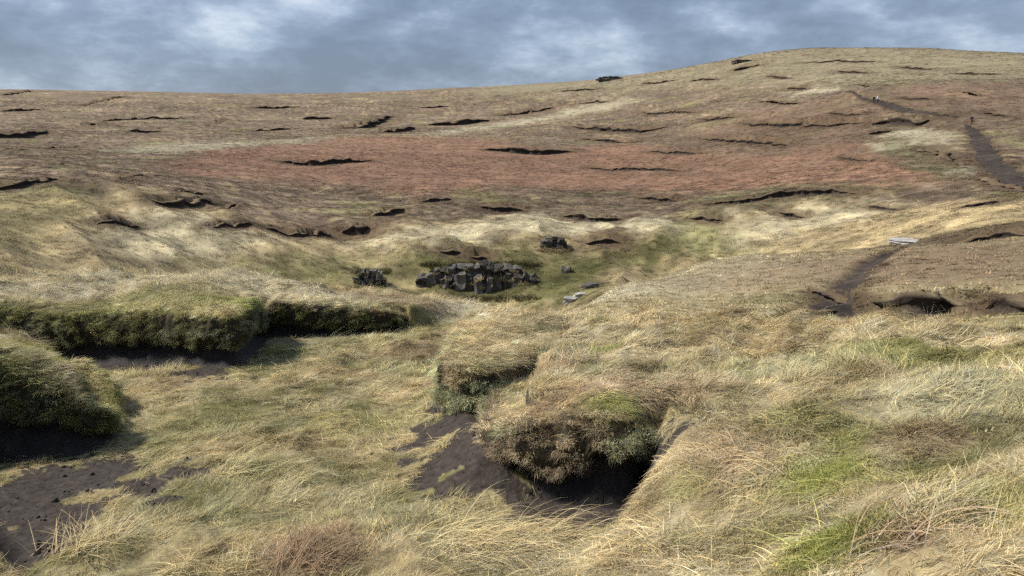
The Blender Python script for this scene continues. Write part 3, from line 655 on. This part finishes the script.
for q in range(2):                                    # 16-17 crumbs of peat
    bm = bmesh.new(); bmesh.ops.create_icosphere(bm, subdivisions=1, radius=.5); r_ = random.Random(q)
    for v in bm.verts: v.co = Vector((v.co.x * r_.uniform(.6, 1.3), v.co.y * r_.uniform(.6, 1.3), v.co.z * r_.uniform(.4, .9)))
    me = bpy.data.meshes.new('tuft_%02d' % (16 + q)); bm.to_mesh(me); bm.free(); me.materials.append(MAT['grass'])
    set_attr(me, 'blade', 'FLOAT_COLOR', np.ones((len(me.vertices), 4))); TUFTS.objects.link(bpy.data.objects.new('tuft_%02d' % (16 + q), me))

GN = bpy.data.node_groups.new('scatter_tufts', 'GeometryNodeTree')
GN.interface.new_socket('Geometry', in_out='INPUT', socket_type='NodeSocketGeometry'); GN.interface.new_socket('Geometry', in_out='OUTPUT', socket_type='NodeSocketGeometry')
gi = N(GN, 'NodeGroupInput'); go = N(GN, 'NodeGroupOutput'); ip = N(GN, 'GeometryNodeInstanceOnPoints'); ci = N(GN, 'GeometryNodeCollectionInfo')
ci.inputs['Collection'].default_value = TUFTS; ci.inputs['Separate Children'].default_value = True; ci.inputs['Reset Children'].default_value = True
def na_(nm, ty):
    q = N(GN, 'GeometryNodeInputNamedAttribute', data_type=ty); q.inputs['Name'].default_value = nm; return q.outputs['Attribute']
GL_ = GN.links.new
GL_(gi.outputs[0], ip.inputs['Points']); GL_(ci.outputs[0], ip.inputs['Instance']); ip.inputs['Pick Instance'].default_value = True
GL_(na_('kind_index', 'INT'), ip.inputs['Instance Index']); GL_(na_('turn', 'FLOAT_VECTOR'), ip.inputs['Rotation']); GL_(na_('size', 'FLOAT_VECTOR'), ip.inputs['Scale'])
GL_(ip.outputs[0], go.inputs[0])
def scatter(name, P, kind, rot, size, tint, parent=None):
    """points with a tuft each"""
    P = np.asarray(P, np.float32); me = bpy.data.meshes.new(name); me.vertices.add(len(P)); me.vertices.foreach_set('co', P.ravel())
    size = np.asarray(size, float)
    if size.ndim == 1: size = np.repeat(size[:, None], 3, 1)
    set_attr(me, 'kind_index', 'INT', kind); set_attr(me, 'turn', 'FLOAT_VECTOR', rot); set_attr(me, 'size', 'FLOAT_VECTOR', size)
    set_attr(me, 'tint', 'FLOAT_COLOR', np.concatenate([np.clip(tint, 0, .9), np.ones((len(P), 1))], 1)); me.materials.append(MAT['grass'])
    o = bpy.data.objects.new(name, me); COL.objects.link(o); md = o.modifiers.new('scatter', 'NODES'); md.node_group = GN
    if parent: o.parent = parent
    o['kind'] = 'stuff'
    return o

# scatter density over the view sector (a little wider than the frame)
AMAX = .72
def sample_ring(d0, d1, n):
    a = RNG.uniform(-AMAX, AMAX, n); d = np.sqrt(RNG.uniform(d0 * d0, d1 * d1, n)); return d * np.sin(a), d * np.cos(a)
def flow(x, y):
    return 2.2 * fbm(x / 2.6, y / 2.6, 3, .5, 61.) * 2.2 - .5
def slope_at(x, y, e):
    return (zat(x + e, y) - zat(x - e, y)) / (2 * e), (zat(x, y + e) - zat(x, y - e)) / (2 * e)
def aligned(x, y, yaw, e, jit):
    gx, gy = slope_at(x, y, e); gx = np.clip(gx, -1.2, 1.2) + RNG.normal(0, jit, x.shape); gy = np.clip(gy, -1.2, 1.2) + RNG.normal(0, jit, x.shape)
    cx, sx_ = np.cos(yaw), np.sin(yaw); X = np.stack([cx, sx_, gx * cx + gy * sx_], 1); X /= np.linalg.norm(X, axis=1)[:, None]
    Zv = np.stack([-gx, -gy, np.ones(x.shape)], 1); Zv /= np.linalg.norm(Zv, axis=1)[:, None]; Y = np.cross(Zv, X)
    return np.stack([np.arctan2(Y[:, 2], Zv[:, 2]), np.arcsin(np.clip(-X[:, 2], -1, 1)), np.arctan2(X[:, 1], X[:, 0])], 1)
def dist_scarp_mask(x, y):
    keep = np.ones(x.shape, bool)
    for W, ws, lab in PW:
        dist, par, _ = poly_dist(x, y, W); keep &= dist > np.interp(par, range(len(ws)), ws) * RNG.uniform(.36, .75, x.shape)
    return keep
def near_grass():
    xs, ys = [], []
    for d0, d1, dens in [(1.2,3,480),(3,5,520),(5,8,330),(8,13,165),(13,21,66)]:
        nn = int(dens * AMAX * (d1 * d1 - d0 * d0)); x, y = sample_ring(d0, d1, nn); xs.append(x); ys.append(y)
    x = np.concatenate(xs); y = np.concatenate(ys); d = np.hypot(x, y)
    c, bare = cover(x, y); gfac = gully_factor(x, y)
    steep = (gfac > .03) & (gfac < .9) & (np.hypot(*slope_at(x, y, .05)) > 2.2) & grassy_side(x, y)
    keep = (RNG.uniform(0, 1, len(x)) > bare * 1.05) & ~steep & (RNG.uniform(0, 1, len(x)) > 0.0)
    x, y, d, c, gfac = x[keep], y[keep], d[keep], c[keep], gfac[keep]; n_ = len(x)
    green = np.clip((c[:, 1] - c[:, 0] * .86) / (c[:, 1] + .01) * 6, 0, 1); dark = np.clip(1.4 - c.sum(1) / .45, 0, 1)
    r = RNG.uniform(0, 1, n_); kind = RNG.integers(0, 4, n_)
    kind = np.where(r < .15 + green * .4, RNG.integers(4, 6, n_), kind); kind = np.where((r > .35) & (r < .35 + .6 * dark) & (green < .5), RNG.integers(6, 9, n_), kind)
    kind = np.where((r > .985), RNG.integers(9, 11, n_), kind)
    sz = RNG.uniform(.6, 1.2, n_) * (1 + .7 * pn(x / .45 + 3, y / .45)) * np.interp(d, [2, 6, 20], [.5, .64, 1.05]) * np.where(gfac > .5, .85, 1)
    yaw = flow(x, y) + RNG.normal(0, .75, n_); rot = aligned(x, y, yaw, .08, .16)
    tint = c * np.exp(RNG.normal(0, .12, n_) + .55 * pn(x / .21 + 7, y / .21) + .35 * pn(x / .7, y / .7 + 3))[:, None] * np.where(kind >= 9, 1.25, 1)[:, None]
    z = zat(x, y) + EYE - .015
    flat = np.where(kind >= 9, .8, np.where(kind >= 4, .8, .52)) * RNG.uniform(.8, 1.25, n_)
    o = scatter('grass', np.stack([x, y, z], 1), kind, rot, np.stack([sz, sz, sz * flat], 1), tint)
    tag(o, 'matted straw coloured moor grass with mossy patches covering the near mounds and gully', 'grass')
near_grass()
def peat_crumbs():
    x, y = sample_ring(3, 14, 11000); _, b = cover(x, y); k = (b > .5) & (gully_factor(x, y) > .8); x, y = x[k], y[k]; n_ = len(x)
    sz = .006 + .05 * RNG.uniform(0, 1, n_) ** 6 + .004 * np.hypot(x, y) / 5
    t_ = np.array((.030, .025, .024)) * np.exp(RNG.normal(0, .45, n_))[:, None]
    o = scatter('peat_crumbs', np.stack([x, y, zat(x, y) + EYE + sz * .1], 1), RNG.integers(16, 18, n_), RNG.uniform(0, 6.28, (n_, 3)), sz, t_)
    tag(o, 'dark crumbs of peat strewn over the bare ground below the banks', 'peat')
peat_crumbs()
def mid_grass():
    xs, ys = [], []
    for d0, d1, dens in [(19,30,11),(30,45,7.5),(45,62,4.5),(58,85,4.6),(85,130,2.6),(130,210,1.0),(210,340,.36),(340,560,.09)]:
        nn = int(dens * AMAX * (d1 * d1 - d0 * d0)); x, y = sample_ring(d0, d1, nn); xs.append(x); ys.append(y)
    x = np.concatenate(xs); y = np.concatenate(ys)
    k = dist_scarp_mask(x, y); x, y = x[k], y[k]; d = np.hypot(x, y); n_ = len(x)
    c, bare = cover(x, y)
    kind = RNG.integers(11, 14, n_); s = RNG.uniform(.6, 1.35, n_) * np.interp(d, [19, 60, 120, 340, 560], [.42, .62, .85, 1.5, 2.2])
    size = np.stack([s, s, s * RNG.uniform(.35, .8, n_) * np.interp(d, [19, 60, 340], [.75, .6, .5])], 1)
    rot = aligned(x, y, RNG.uniform(0, 6.28, n_), .5, .08)
    tint = c * np.exp(RNG.normal(0, 1, n_) * np.interp(d, [20, 60, 100, 200], [.2, .30, .24, .15]))[:, None]; z = zat(x, y) + EYE - .02
    for (x0, x1, yy, n2_) in [(422,540,265,230),(422,540,299,200),(424,537,285,40),(350,390,272,60),(350,390,290,60),(538,570,237,40),(538,570,251,40)]:
        hh = [hit(RNG.uniform(x0, x1), yy + RNG.normal(0, 1.6), 62, gz=GZ) for _ in range(n2_)]; hx = np.array([h_[0] for h_ in hh]); hy = np.array([h_[1] for h_ in hh])
        x = np.concatenate([x, hx]); y = np.concatenate([y, hy]); z = np.concatenate([z, zat(hx, hy) + EYE - .02]); kind = np.concatenate([kind, RNG.integers(11, 14, n2_)])
        s_ = RNG.uniform(.5, 1.1, n2_); size = np.concatenate([size, np.stack([s_, s_, s_ * .9], 1)]); rot = np.concatenate([rot, np.stack([s_ * 0, s_ * 0, s_ * 40], 1)])
        hc, _ = cover(hx, hy); c = np.concatenate([c, hc]); tint = np.concatenate([tint, hc * np.exp(RNG.normal(0, .2, n2_))[:, None]]); d = np.hypot(x, y)
    P = np.stack([x, y, z], 1)
    red = (c[:, 0] / (c[:, 1] + 1e-4) > 1.72) & (d > 60)
    o = scatter('sedge', P[red], kind[red], rot[red], size[red], tint[red]); tag(o, 'russet red sedge spread in a band across the far moor', 'sedge')
    m = ~red & (d < 62); o = scatter('rough_grass', P[m], kind[m], rot[m], size[m], tint[m]); tag(o, 'rough buff grass clumps on the spur across the dip', 'grass')
    m = ~red & (d >= 62); o = scatter('moor_grass', P[m], kind[m], rot[m], size[m], tint[m]); tag(o, 'pale and brown tussocky grass over the far valley side and moor', 'grass')
mid_grass()

# ------------------------------------------------------------------ near peat banks with overhanging turf
def bank(label, px_pts, lip, over, fringe, fringe_tint, toe=.22, h_scale=None, root=None):
    """px_pts: bank foot in the photo (on the gully floor), ordered so that the gully lies to the right of travel"""
    W = [hit(p, q, floor=True) for p, q in px_pts]
    P = np.array([(w[0], w[1]) for w in W]); seg = np.concatenate([[0], np.cumsum(np.hypot(*np.diff(P, axis=0).T))])
    nst = int(seg[-1] / .035); s = np.linspace(0, seg[-1], nst)
    x = np.interp(s, seg, P[:, 0]); y = np.interp(s, seg, P[:, 1])
    for _ in range(30):
        x[1:-1] = (x[:-2] + 2 * x[1:-1] + x[2:]) / 4; y[1:-1] = (y[:-2] + 2 * y[1:-1] + y[2:]) / 4
    tx, ty = np.gradient(x), np.gradient(y); l = np.hypot(tx, ty); nx, ny = ty / l, -tx / l
    x = x - nx * over * .45; y = y - ny * over * .45
    zf = np.minimum(zat(x + nx * .35, y + ny * .35), floor_z(np.hypot(x, y)) + .12); zt = zat(x - nx * .55, y - ny * .55)
    zcap = grid_lookup(ca, cl, cZ, np.arctan2(x, y), np.log(np.hypot(x, y))) + .03
    zt = zcap - .01; lipv = np.interp(s, seg, lip); lip = .45
    H = np.maximum(zt - zf, .12) * (1 if h_scale is None else np.interp(s, seg, h_scale)); e = np.clip(np.minimum(s, seg[-1] - s) / .35, 0, 1) ** .5
    H = H * (.25 + .75 * e)
    prof = np.array([(toe, -.10), (toe * .6, .02), (.06, .14), (-.02, .28), (-.06, .42), (-.05, lip - .06), (over * .55, lip), (over * .92, lip + .10), (over, lip + .22), (over * .86, (lip + 1.3) / 2.2), (over * .6, .93), (over * .1, 1.0), (-.2, 1.02), (-.42, .99), (-.62, .88)])
    pt = np.linspace(0, len(prof) - 1, 44); po = np.interp(pt, range(len(prof)), prof[:, 0]); ph = np.interp(pt, range(len(prof)), prof[:, 1])
    big = fbm(s / .9 + seg[-1] * 3, s * 0 + 2.7, 3, .55); rows = []; lipn = .34 * fbm(s / .30 + 4, s * 0 + seg[-1], 3, .6)
    for o, f, k in zip(po, ph, pt):
        wv = np.clip((f - .15) / .5, 0, 1)
        fine = .05 * fbm(s / .16 + f * 4, np.full(s.shape, f * 5.), 3, .6) + .025 * pn(s / .05, np.full(s.shape, f * 14.))
        oo = o * (.6 + .4 * e) + .13 * big * wv + fine; ff = np.where(f < lip, f * lipv / lip, lipv + (f - lip) * (1 - lipv) / (1 - lip)) + lipn * wv * (1 - np.clip((f - .8) / .2, 0, 1))
        xx, yy = x + nx * oo, y + ny * oo
        rows.append(np.stack([xx, yy, np.minimum(zf + H * ff, zcap + .02) + EYE], 1))
    R = np.stack(rows, 1); K = R.shape[1]; cut = int(np.argmax(pt >= 5.6))
    if root is None:
        root = empty('peat_bank', (float(x.mean()), float(y.mean()), float(zf.mean()) + EYE)); tag(root, label, 'peat bank', 'undercut peat banks along the gully')
    off = np.array(root.location)
    for nm, a, b, m in (('peat_face', 0, cut + 1, MAT['peat']), ('turf_cap', cut, K, MAT['ground'])):
        Q = R[:, a:b] - off; kk = b - a; ii = np.arange(nst * kk).reshape(nst, kk)
        Fp = np.stack([ii[:-1, :-1], ii[:-1, 1:], ii[1:, 1:], ii[1:, :-1]], 2).reshape(-1, 4)
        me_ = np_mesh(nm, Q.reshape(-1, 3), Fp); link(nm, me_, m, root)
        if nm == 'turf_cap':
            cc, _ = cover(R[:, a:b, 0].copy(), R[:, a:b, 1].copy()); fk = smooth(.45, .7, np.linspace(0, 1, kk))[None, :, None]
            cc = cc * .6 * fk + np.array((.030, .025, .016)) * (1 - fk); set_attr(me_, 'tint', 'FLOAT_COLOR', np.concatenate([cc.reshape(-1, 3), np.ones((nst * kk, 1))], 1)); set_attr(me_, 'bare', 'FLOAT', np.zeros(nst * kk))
    # heather and lichen hanging from the lip, moss and grass over its shoulder
    m_ = int(fringe * seg[-1]); i = RNG.integers(1, nst - 1, m_); j = (cut + (K - 1 - cut) * .97 * RNG.uniform(0, 1, m_)).astype(int)
    pos = R[i, j] + RNG.normal(0, .012, (m_, 3)); fr = (j - cut) / (K - cut)
    gap_ = fbm(s[i] / .22 + 31, fr * 3.5 + seg[-1], 3, .6) > -.02
    keep_ = gap_ | (fr > .5); i, j, pos, fr = i[keep_], j[keep_], pos[keep_], fr[keep_]; m_ = len(i)
    yaw = np.where(fr < .55, np.arctan2(ny[i], nx[i]) + RNG.normal(0, .5, m_), flow(pos[:, 0], pos[:, 1]) + RNG.normal(0, .7, m_))
    hang = fr < .30; sp = RNG.uniform(0, 1, m_)
    kind = np.where(hang, np.where(sp < .55, RNG.integers(14, 16, m_), RNG.integers(6, 9, m_)), np.where((sp < .5) & (fr < .55), RNG.integers(6, 9, m_), np.where((sp < .75) & (fr < .55), RNG.integers(4, 6, m_), RNG.integers(0, 4, m_))))
    tilt = np.where(kind >= 14, 0, np.where(hang, RNG.uniform(.6, 1.5, m_), np.where(fr < .55, RNG.uniform(0, .6, m_), .05)))
    rot = np.stack([RNG.normal(0, .2, m_), tilt, yaw], 1)
    lo, mid_, hi = fringe_tint; f3 = fr[:, None]
    patch = smooth(-.35, .1, fbm(s[i] / .5 + 9, fr * 2, 3, .6))[:, None]
    cvr, _ = cover(pos[:, 0], pos[:, 1]); top_ = mid_ * (.5 * (1 - patch)) + hi * (.5 * patch) + cvr * .5
    tint = np.where(f3 < .42, lo * (1 - patch) + mid_ * patch, np.where(f3 < .58, top_, cvr)) * np.exp(RNG.normal(0, .38, m_))[:, None]
    fsz = (RNG.uniform(.6, 1.1, m_) * np.interp(np.hypot(x.mean(), y.mean()), [4, 12], [.44, .56]) * np.where(fr < .35, 1, np.where(fr < .55, .8, 1.1)))
    f = scatter('heather_fringe', pos - off, kind, rot, np.stack([fsz, fsz, fsz * np.where((fr > .55) & (kind < 4), .5, 1)], 1), tint, root)
    f['label'] = 'heather, moss and grey-green lichen hanging over the lip'
    return root
hag = bank('dark peat bank with a heathery overhanging brow in the centre foreground', [(505,338),(486,350),(463,382),(453,412),(455,436),(478,445),(512,434),(565,418)],
     [.3,.32,.33,.33,.33,.36,.4,.4], .15, 1500, (LICH * 1.5, LICH * 1.25, HEATH * 1.7))
bank('', [(580,424),(520,434),(499,454),(497,480),(520,496),(555,502),(595,508),(632,511),(656,501)],
     [.5,.45,.36,.28,.26,.34,.55,.62,.5], .20, 1000, (LICH * 1.25, BUFF * .7 + LICH * .2, BUFF), h_scale=[.75,.75,.74,.82,.96,1,1,1,1], root=hag)
bank('near peat bank with mossy top and bare black peat below, at the left edge', [(-90,474),(-30,466),(0,462),(60,456),(98,448),(117,430),(110,408),(80,398)],
     [.5,.5,.5,.5,.45,.45,.4,.4], .10, 1000, (LICH * .7, OLIVE * .95, MOSS * 1.2))
bank('long mossy peat bank beyond the near left bank', [(-110,366),(-20,364),(50,363),(120,364),(190,366),(238,368),(255,352),(264,340)],
     [.3,.3,.34,.4,.4,.42,.45,.3], .16, 560, (LICH * .8, OLIVE * .9, MOSS * 1.1))
bank('low grassy peat bank furthest back on the left, before the gully ends', [(258,339),(330,336),(384,333),(412,326)],
     [.3,.25,.2,.15], .13, 520, (OLIVE * .6, OLIVE * .85, HEATH * 1.5), h_scale=[1,1,.85,.35])

# ------------------------------------------------------------------ single tussocks that stand out in the foreground
def tussock(label, px, py, dmin, n_st, ln, lean, spread, col, rad, wid=.005, droop=-.5):
    A_ = hit(px, py, dmin, gz=GZ); root = empty('grass_tussock', (A_[0], A_[1], A_[2] + EYE)); tag(root, label, 'grass tussock'); r_ = np.random.default_rng(int(px))
    V, F, T = [], [], []
    for k in range(n_st):
        a = lean + r_.normal(0, spread); d0 = nrm((math.cos(a), math.sin(a), r_.uniform(.25, 1.2))); d1 = nrm((math.cos(a), math.sin(a), r_.uniform(droop, .15)))
        p = np.array((r_.normal(0, rad), r_.normal(0, rad), 0.)); p[2] = float(zat(np.array([A_[0] + p[0]]), np.array([A_[1] + p[1]]))[0]) - A_[2]
        l_ = r_.uniform(*ln); side = nrm(np.cross(d0, (0, 0, 1)) + r_.normal(0, .3, 3)); b = len(V); tn = col * tone(r_, .2, .05); w = wid * r_.uniform(.6, 1.2)
        for q in range(6):
            f = q / 5; V += [p - side * w * (1 - .8 * f) / 2, p + side * w * (1 - .8 * f) / 2]; T += [tn, tn]
            p = p + nrm(d0 * (1 - f) + d1 * f) * l_ / 5
        for q in range(5): F.append((b + 2 * q, b + 2 * q + 1, b + 2 * q + 3, b + 2 * q + 2))
    me = np_mesh('dry_stems', V, F); set_attr(me, 'tint', 'FLOAT_COLOR', np.concatenate([np.clip(np.array(T), 0, .9), np.ones((len(T), 1))], 1))
    o = link('dry_stems', me, MAT['stems'], root); o['kind'] = 'stuff'
def stems_material():
    m, t, b, o = mat('dry_stems'); MAT['stems'] = m
    at = N(t, 'ShaderNodeAttribute', attribute_name='tint'); t.links.new(mul_col(t, at.outputs['Color'], noise(t, 12, 2).outputs[0], .8, 1.2), b.inputs['Base Color']); b.inputs['Roughness'].default_value = .6
stems_material()
tussock('pale dry tussock with long stems swept to the right, at the bottom centre', 470, 545, 2.5, 420, (.25, .62), -.35, .45, STRAW * 1.15, .17, .0038)
tussock('second pale tussock of long bent stems just right of the bottom centre', 545, 540, 2.5, 260, (.2, .5), -.5, .5, STRAW * 1.05, .14, .0038)
tussock('dark russet and green tussock at the bottom left of centre', 305, 562, 2.5, 420, (.18, .42), .3, .9, HEATH * 1.3, .13)
tussock('upright straw tussock in the bottom left corner beside the bare peat', 85, 545, 2.5, 300, (.15, .38), .6, 1.2, STRAW, .14)
tussock('brown tussock with a few tall stems at the lower right beside green moss', 895, 535, 2.3, 260, (.15, .4), -.6, .7, BUFF * .9, .10)

# ------------------------------------------------------------------ rocks
def rock_mesh(name, sx, sy, sz, seed, rough=.10, cuts=2):
    bm = bmesh.new(); bmesh.ops.create_cube(bm, size=1); bmesh.ops.subdivide_edges(bm, edges=bm.edges[:], cuts=cuts, use_grid_fill=True); r = random.Random(seed)
    ph = [r.uniform(0, 9) for _ in range(6)]
    for v in bm.verts:
        c = v.co.copy(); q = max(abs(c.x), abs(c.y), abs(c.z)); round_ = (c.length / (.5 * 1.732)) ** 2
        c *= 1 - .16 * round_
        c += Vector((math.sin(c.y * 7 + ph[0]) + r.uniform(-1, 1), math.sin(c.z * 7 + ph[1]) + r.uniform(-1, 1), math.sin(c.x * 7 + ph[2]) + r.uniform(-1, 1))) * rough * .5
        v.co = Vector((c.x * sx, c.y * sy, c.z * sz))
    me = bpy.data.meshes.new(name); bm.to_mesh(me); bm.free(); return me
def outcrop(label, name, x0, x1, yb, yt, dmin, nx_, nz_, matn, depth=1.0, part='stone', lean=.15, protos=6, gap=-.28, cat='rock outcrop'):
    """blocks stacked between two photo columns, on the slope where the foot of the rock shows"""
    A_ = hit((x0 + x1) / 2, yb, dmin, gz=GZ); root = empty(name, (A_[0], A_[1], A_[2] + EYE)); tag(root, label, cat)
    d = math.hypot(A_[0], A_[1]); px = d / FOC; w = (x1 - x0) * px; h = (yb - yt) * px; yaw = -math.atan2(A_[0], A_[1]); rg = random.Random(int(x0 * 7 + yb))
    ms_ = []
    for k in range(protos):
        mm = rock_mesh(part, 1, 1, 1, k + int(x0), .16, 2); mm.materials.append(MAT[matn]); ms_.append(mm)
    cols = []; t = 0; ledges = []
    while t < 1:
        wd = rg.uniform(.6, 1.5) / nx_; cols.append((t, min(wd, 1 - t + .01))); t += wd
    for (t, wd) in cols:
        zc = h * (rg.uniform(-.3, .02) + .35 * abs(2 * (t + wd / 2) - 1) ** 4); top = h * (1 - .55 * abs(2 * (t + wd / 2) - 1) ** 3 + rg.uniform(-.12, .03))
        while zc < top:
            hh = rg.uniform(.6, 1.6) * h / nz_; hh = min(hh, top - zc + .02 * h)
            o = bpy.data.objects.new(part, rg.choice(ms_)); COL.objects.link(o); o.parent = root
            f = (zc + hh / 2) / h
            o.location = ((t + wd / 2 - .5) * w, depth * (.8 + lean * f) + rg.uniform(-.2, .2) * depth, zc + hh / 2)
            o.scale = (wd * w * (1 - gap), depth * rg.uniform(.8, 1.2), hh * (1 - gap) * 1.1); o.rotation_euler = (rg.uniform(-.15, .15), rg.uniform(-.08, .08), rg.uniform(-.25, .25))
            zc += hh
        for q in range(3):
            if rg.random() < (.75 if q == 0 else .5): ledges.append(((t + wd * rg.random() - .5) * w, depth * ((.8 + lean) if q == 0 else (.1 + .5 * lean * q)) - .8 * depth, (top if q == 0 else h * rg.uniform(.05, .7)) - .04 * h))
    root.rotation_euler.z = yaw
    if d < 200 and ledges:                      # grass growing on the ledges and along the top
        nl = len(ledges); sc_ = RNG.uniform(.45, .95, nl) * h / 2.6; base = np.array([OLIVE * .8 if rg.random() < .6 else STRAW * .6 for _ in ledges])
        lg = scatter('ledge_grass', np.array(ledges), RNG.integers(11, 14, nl), np.stack([RNG.uniform(.0, .5, nl), RNG.normal(0, .15, nl), RNG.uniform(-.5, .5, nl)], 1), sc_, base * np.exp(RNG.normal(0, .25, nl))[:, None], root)
    return root
outcrop('long dark rock face low on the far side of the valley, at the centre', 'rock_outcrop', 416, 540, 296, 268, 62, 17, 2, 'dark_gritstone', 1.9, lean=.7)
outcrop('small broken rock face left of the long dark one on the valley side', 'rock_outcrop', 354, 386, 289, 273, 62, 7, 3, 'dark_gritstone', 1.0, lean=.6)
outcrop('small dark rock patch above and right of the long rock face', 'rock_outcrop', 541, 566, 250, 238, 62, 5, 3, 'dark_gritstone', .9, lean=.6)
outcrop('low rocky edge on the left shoulder of the hill top', 'crag', 733, 752, 63, 60, 300, 9, 2, 'dark_gritstone', 4, lean=.3, cat='crag')
outcrop('dark crag on the skyline left of the hill top', 'crag', 597, 622, 81, 76.5, 300, 12, 2, 'dark_gritstone', 4, lean=.3, cat='crag')
def stone(label, px, py, dmin, w_px, h_px, matn, seed, flat=1.0, yaw=None):
    A_ = hit(px, py, dmin, gz=GZ); d = math.hypot(A_[0], A_[1]); u_ = d / FOC; rg = random.Random(seed)
    me = rock_mesh('stone', w_px * u_, w_px * u_ * rg.uniform(.5, .8), h_px * u_, seed, .14, 3); o = link('stone', me, MAT[matn], smooth=False)
    o.location = (A_[0], A_[1], A_[2] + EYE + h_px * u_ * .25); o.rotation_euler = (rg.uniform(-.1, .1), rg.uniform(-.1, .1), -math.atan2(A_[0], A_[1]) + (rg.uniform(-.4, .4) if yaw is None else yaw))
    tag(o, label, 'stone'); return o
stone('pale flat stone slab lying at the top of the near path', 906, 243, 40, 28, 4, 'pale_gritstone', 5)
stone('larger pale grey stone in the stream bed below the spur', 571, 302, 50, 15, 7, 'pale_gritstone', 6)
stone('smaller pale stone just above the larger one in the stream bed', 580, 296, 50, 12, 4.5, 'pale_gritstone', 8)
stone('dark boulder under the grass lip beside the stream stones', 590, 288, 50, 16, 7, 'dark_gritstone', 9)
stone('dark rounded boulder at the right end of the rock face', 566, 272, 62, 10, 8, 'dark_gritstone', 10)

# ------------------------------------------------------------------ walkers on the far path
cloth('dark_jacket', (.02, .022, .03)); cloth('pale_jacket', (.70, .70, .68)); cloth('dark_trousers', (.018, .018, .022)); cloth('rust_trousers', (.16, .05, .035))
cloth('hair', (.03, .02, .015)); cloth('skin', (.45, .28, .2)); cloth('rucksack_fabric', (.05, .05, .06)); cloth('boots', (.03, .022, .018)); cloth('navy_jacket', (.03, .03, .05))
def person(label, px, py, face, jacket, trousers, rucksack=True, stride=.16):
    A_ = hit(px, py, 60, gz=GZ); root = empty('person', (A_[0], A_[1], float(zat(np.array([A_[0]]), np.array([A_[1]]))[0]) + EYE + .06), face); tag(root, label, 'person', 'walkers on the hillside path')
    J = {'pelvis': (0, 0, .95), 'waist': (0, .01, 1.1), 'chest': (0, .03, 1.32), 'neck': (0, .05, 1.48), 'head': (0, .08, 1.60), 'crown': (0, .08, 1.72)}
    R_ = {'pelvis': .16, 'waist': .15, 'chest': .18, 'neck': .07, 'head': .10, 'crown': .07}
    E = [('pelvis', 'waist'), ('waist', 'chest'), ('chest', 'neck'), ('neck', 'head'), ('head', 'crown')]
    for s in (-1, 1):
        k = str(s); st = stride * s
        J.update({'hip' + k: (.1 * s, 0, .9), 'knee' + k: (.1 * s, st * .8 + .05, .5), 'ankle' + k: (.1 * s, st * 1.5 - .02, .09), 'toe' + k: (.11 * s, st * 1.5 + .15, .045),
                  'shoulder' + k: (.19 * s, .03, 1.40), 'elbow' + k: (.25 * s, -st * .8, 1.13), 'wrist' + k: (.24 * s, -st * .6 + .16, .93), 'hand' + k: (.23 * s, -st * .6 + .24, .88)})
        R_.update({'hip' + k: .105, 'knee' + k: .075, 'ankle' + k: .055, 'toe' + k: .045, 'shoulder' + k: .085, 'elbow' + k: .06, 'wrist' + k: .045, 'hand' + k: .04})
        E += [('pelvis', 'hip' + k), ('hip' + k, 'knee' + k), ('knee' + k, 'ankle' + k), ('ankle' + k, 'toe' + k), ('chest', 'shoulder' + k), ('shoulder' + k, 'elbow' + k), ('elbow' + k, 'wrist' + k), ('wrist' + k, 'hand' + k)]
    names = list(J); me = bpy.data.meshes.new('body'); me.from_pydata([J[q] for q in names], [(names.index(a), names.index(b)) for a, b in E], [])
    o = bpy.data.objects.new('body', me); COL.objects.link(o); m1 = o.modifiers.new('skin', 'SKIN'); m1.use_smooth_shade = True; m2 = o.modifiers.new('sub', 'SUBSURF'); m2.levels = 1; m2.render_levels = 1
    for i_, q in enumerate(names): me.skin_vertices[0].data[i_].radius = (R_[q], R_[q] * (.75 if q in ('pelvis', 'waist', 'chest') else 1))
    me.skin_vertices[0].data[0].use_root = True
    dg = bpy.context.evaluated_depsgraph_get(); dg.update(); fin = bpy.data.meshes.new_from_object(o.evaluated_get(dg)); bpy.data.objects.remove(o)
    fin.materials.clear()
    for q in (jacket, trousers, 'skin', 'boots', 'hair'): fin.materials.append(MAT[q])
    for f in fin.polygons:
        c = f.center; f.material_index = 1 if c.z < .98 and abs(c.x) < .22 and c.z > .12 else 3 if c.z <= .12 else 2 if (c.z > 1.5 and c.y > .06 and c.z < 1.66) or (abs(c.x) > .17 and c.z < .93) else 4 if c.z > 1.52 else 0
    fin.name = 'body'; b = link('body', fin, None, root)
    if rucksack:
        mm = rock_mesh('rucksack', .32, .2, .5, 3, .04, 3); r_ = link('rucksack', mm, MAT['rucksack_fabric'], root); r_.location = (0, -.2, 1.25)
person('person in dark jacket walking beside the person in white on the far path', 873.5, 103.5, math.radians(200), 'dark_jacket', 'dark_trousers')
person('person in a white top walking on the far path next to one in dark clothes', 877.5, 103, math.radians(190), 'pale_jacket', 'dark_trousers', False)
person('lone person in dark jacket and rust trousers at the top of the broad path', 971, 125.5, math.radians(160), 'navy_jacket', 'rust_trousers')
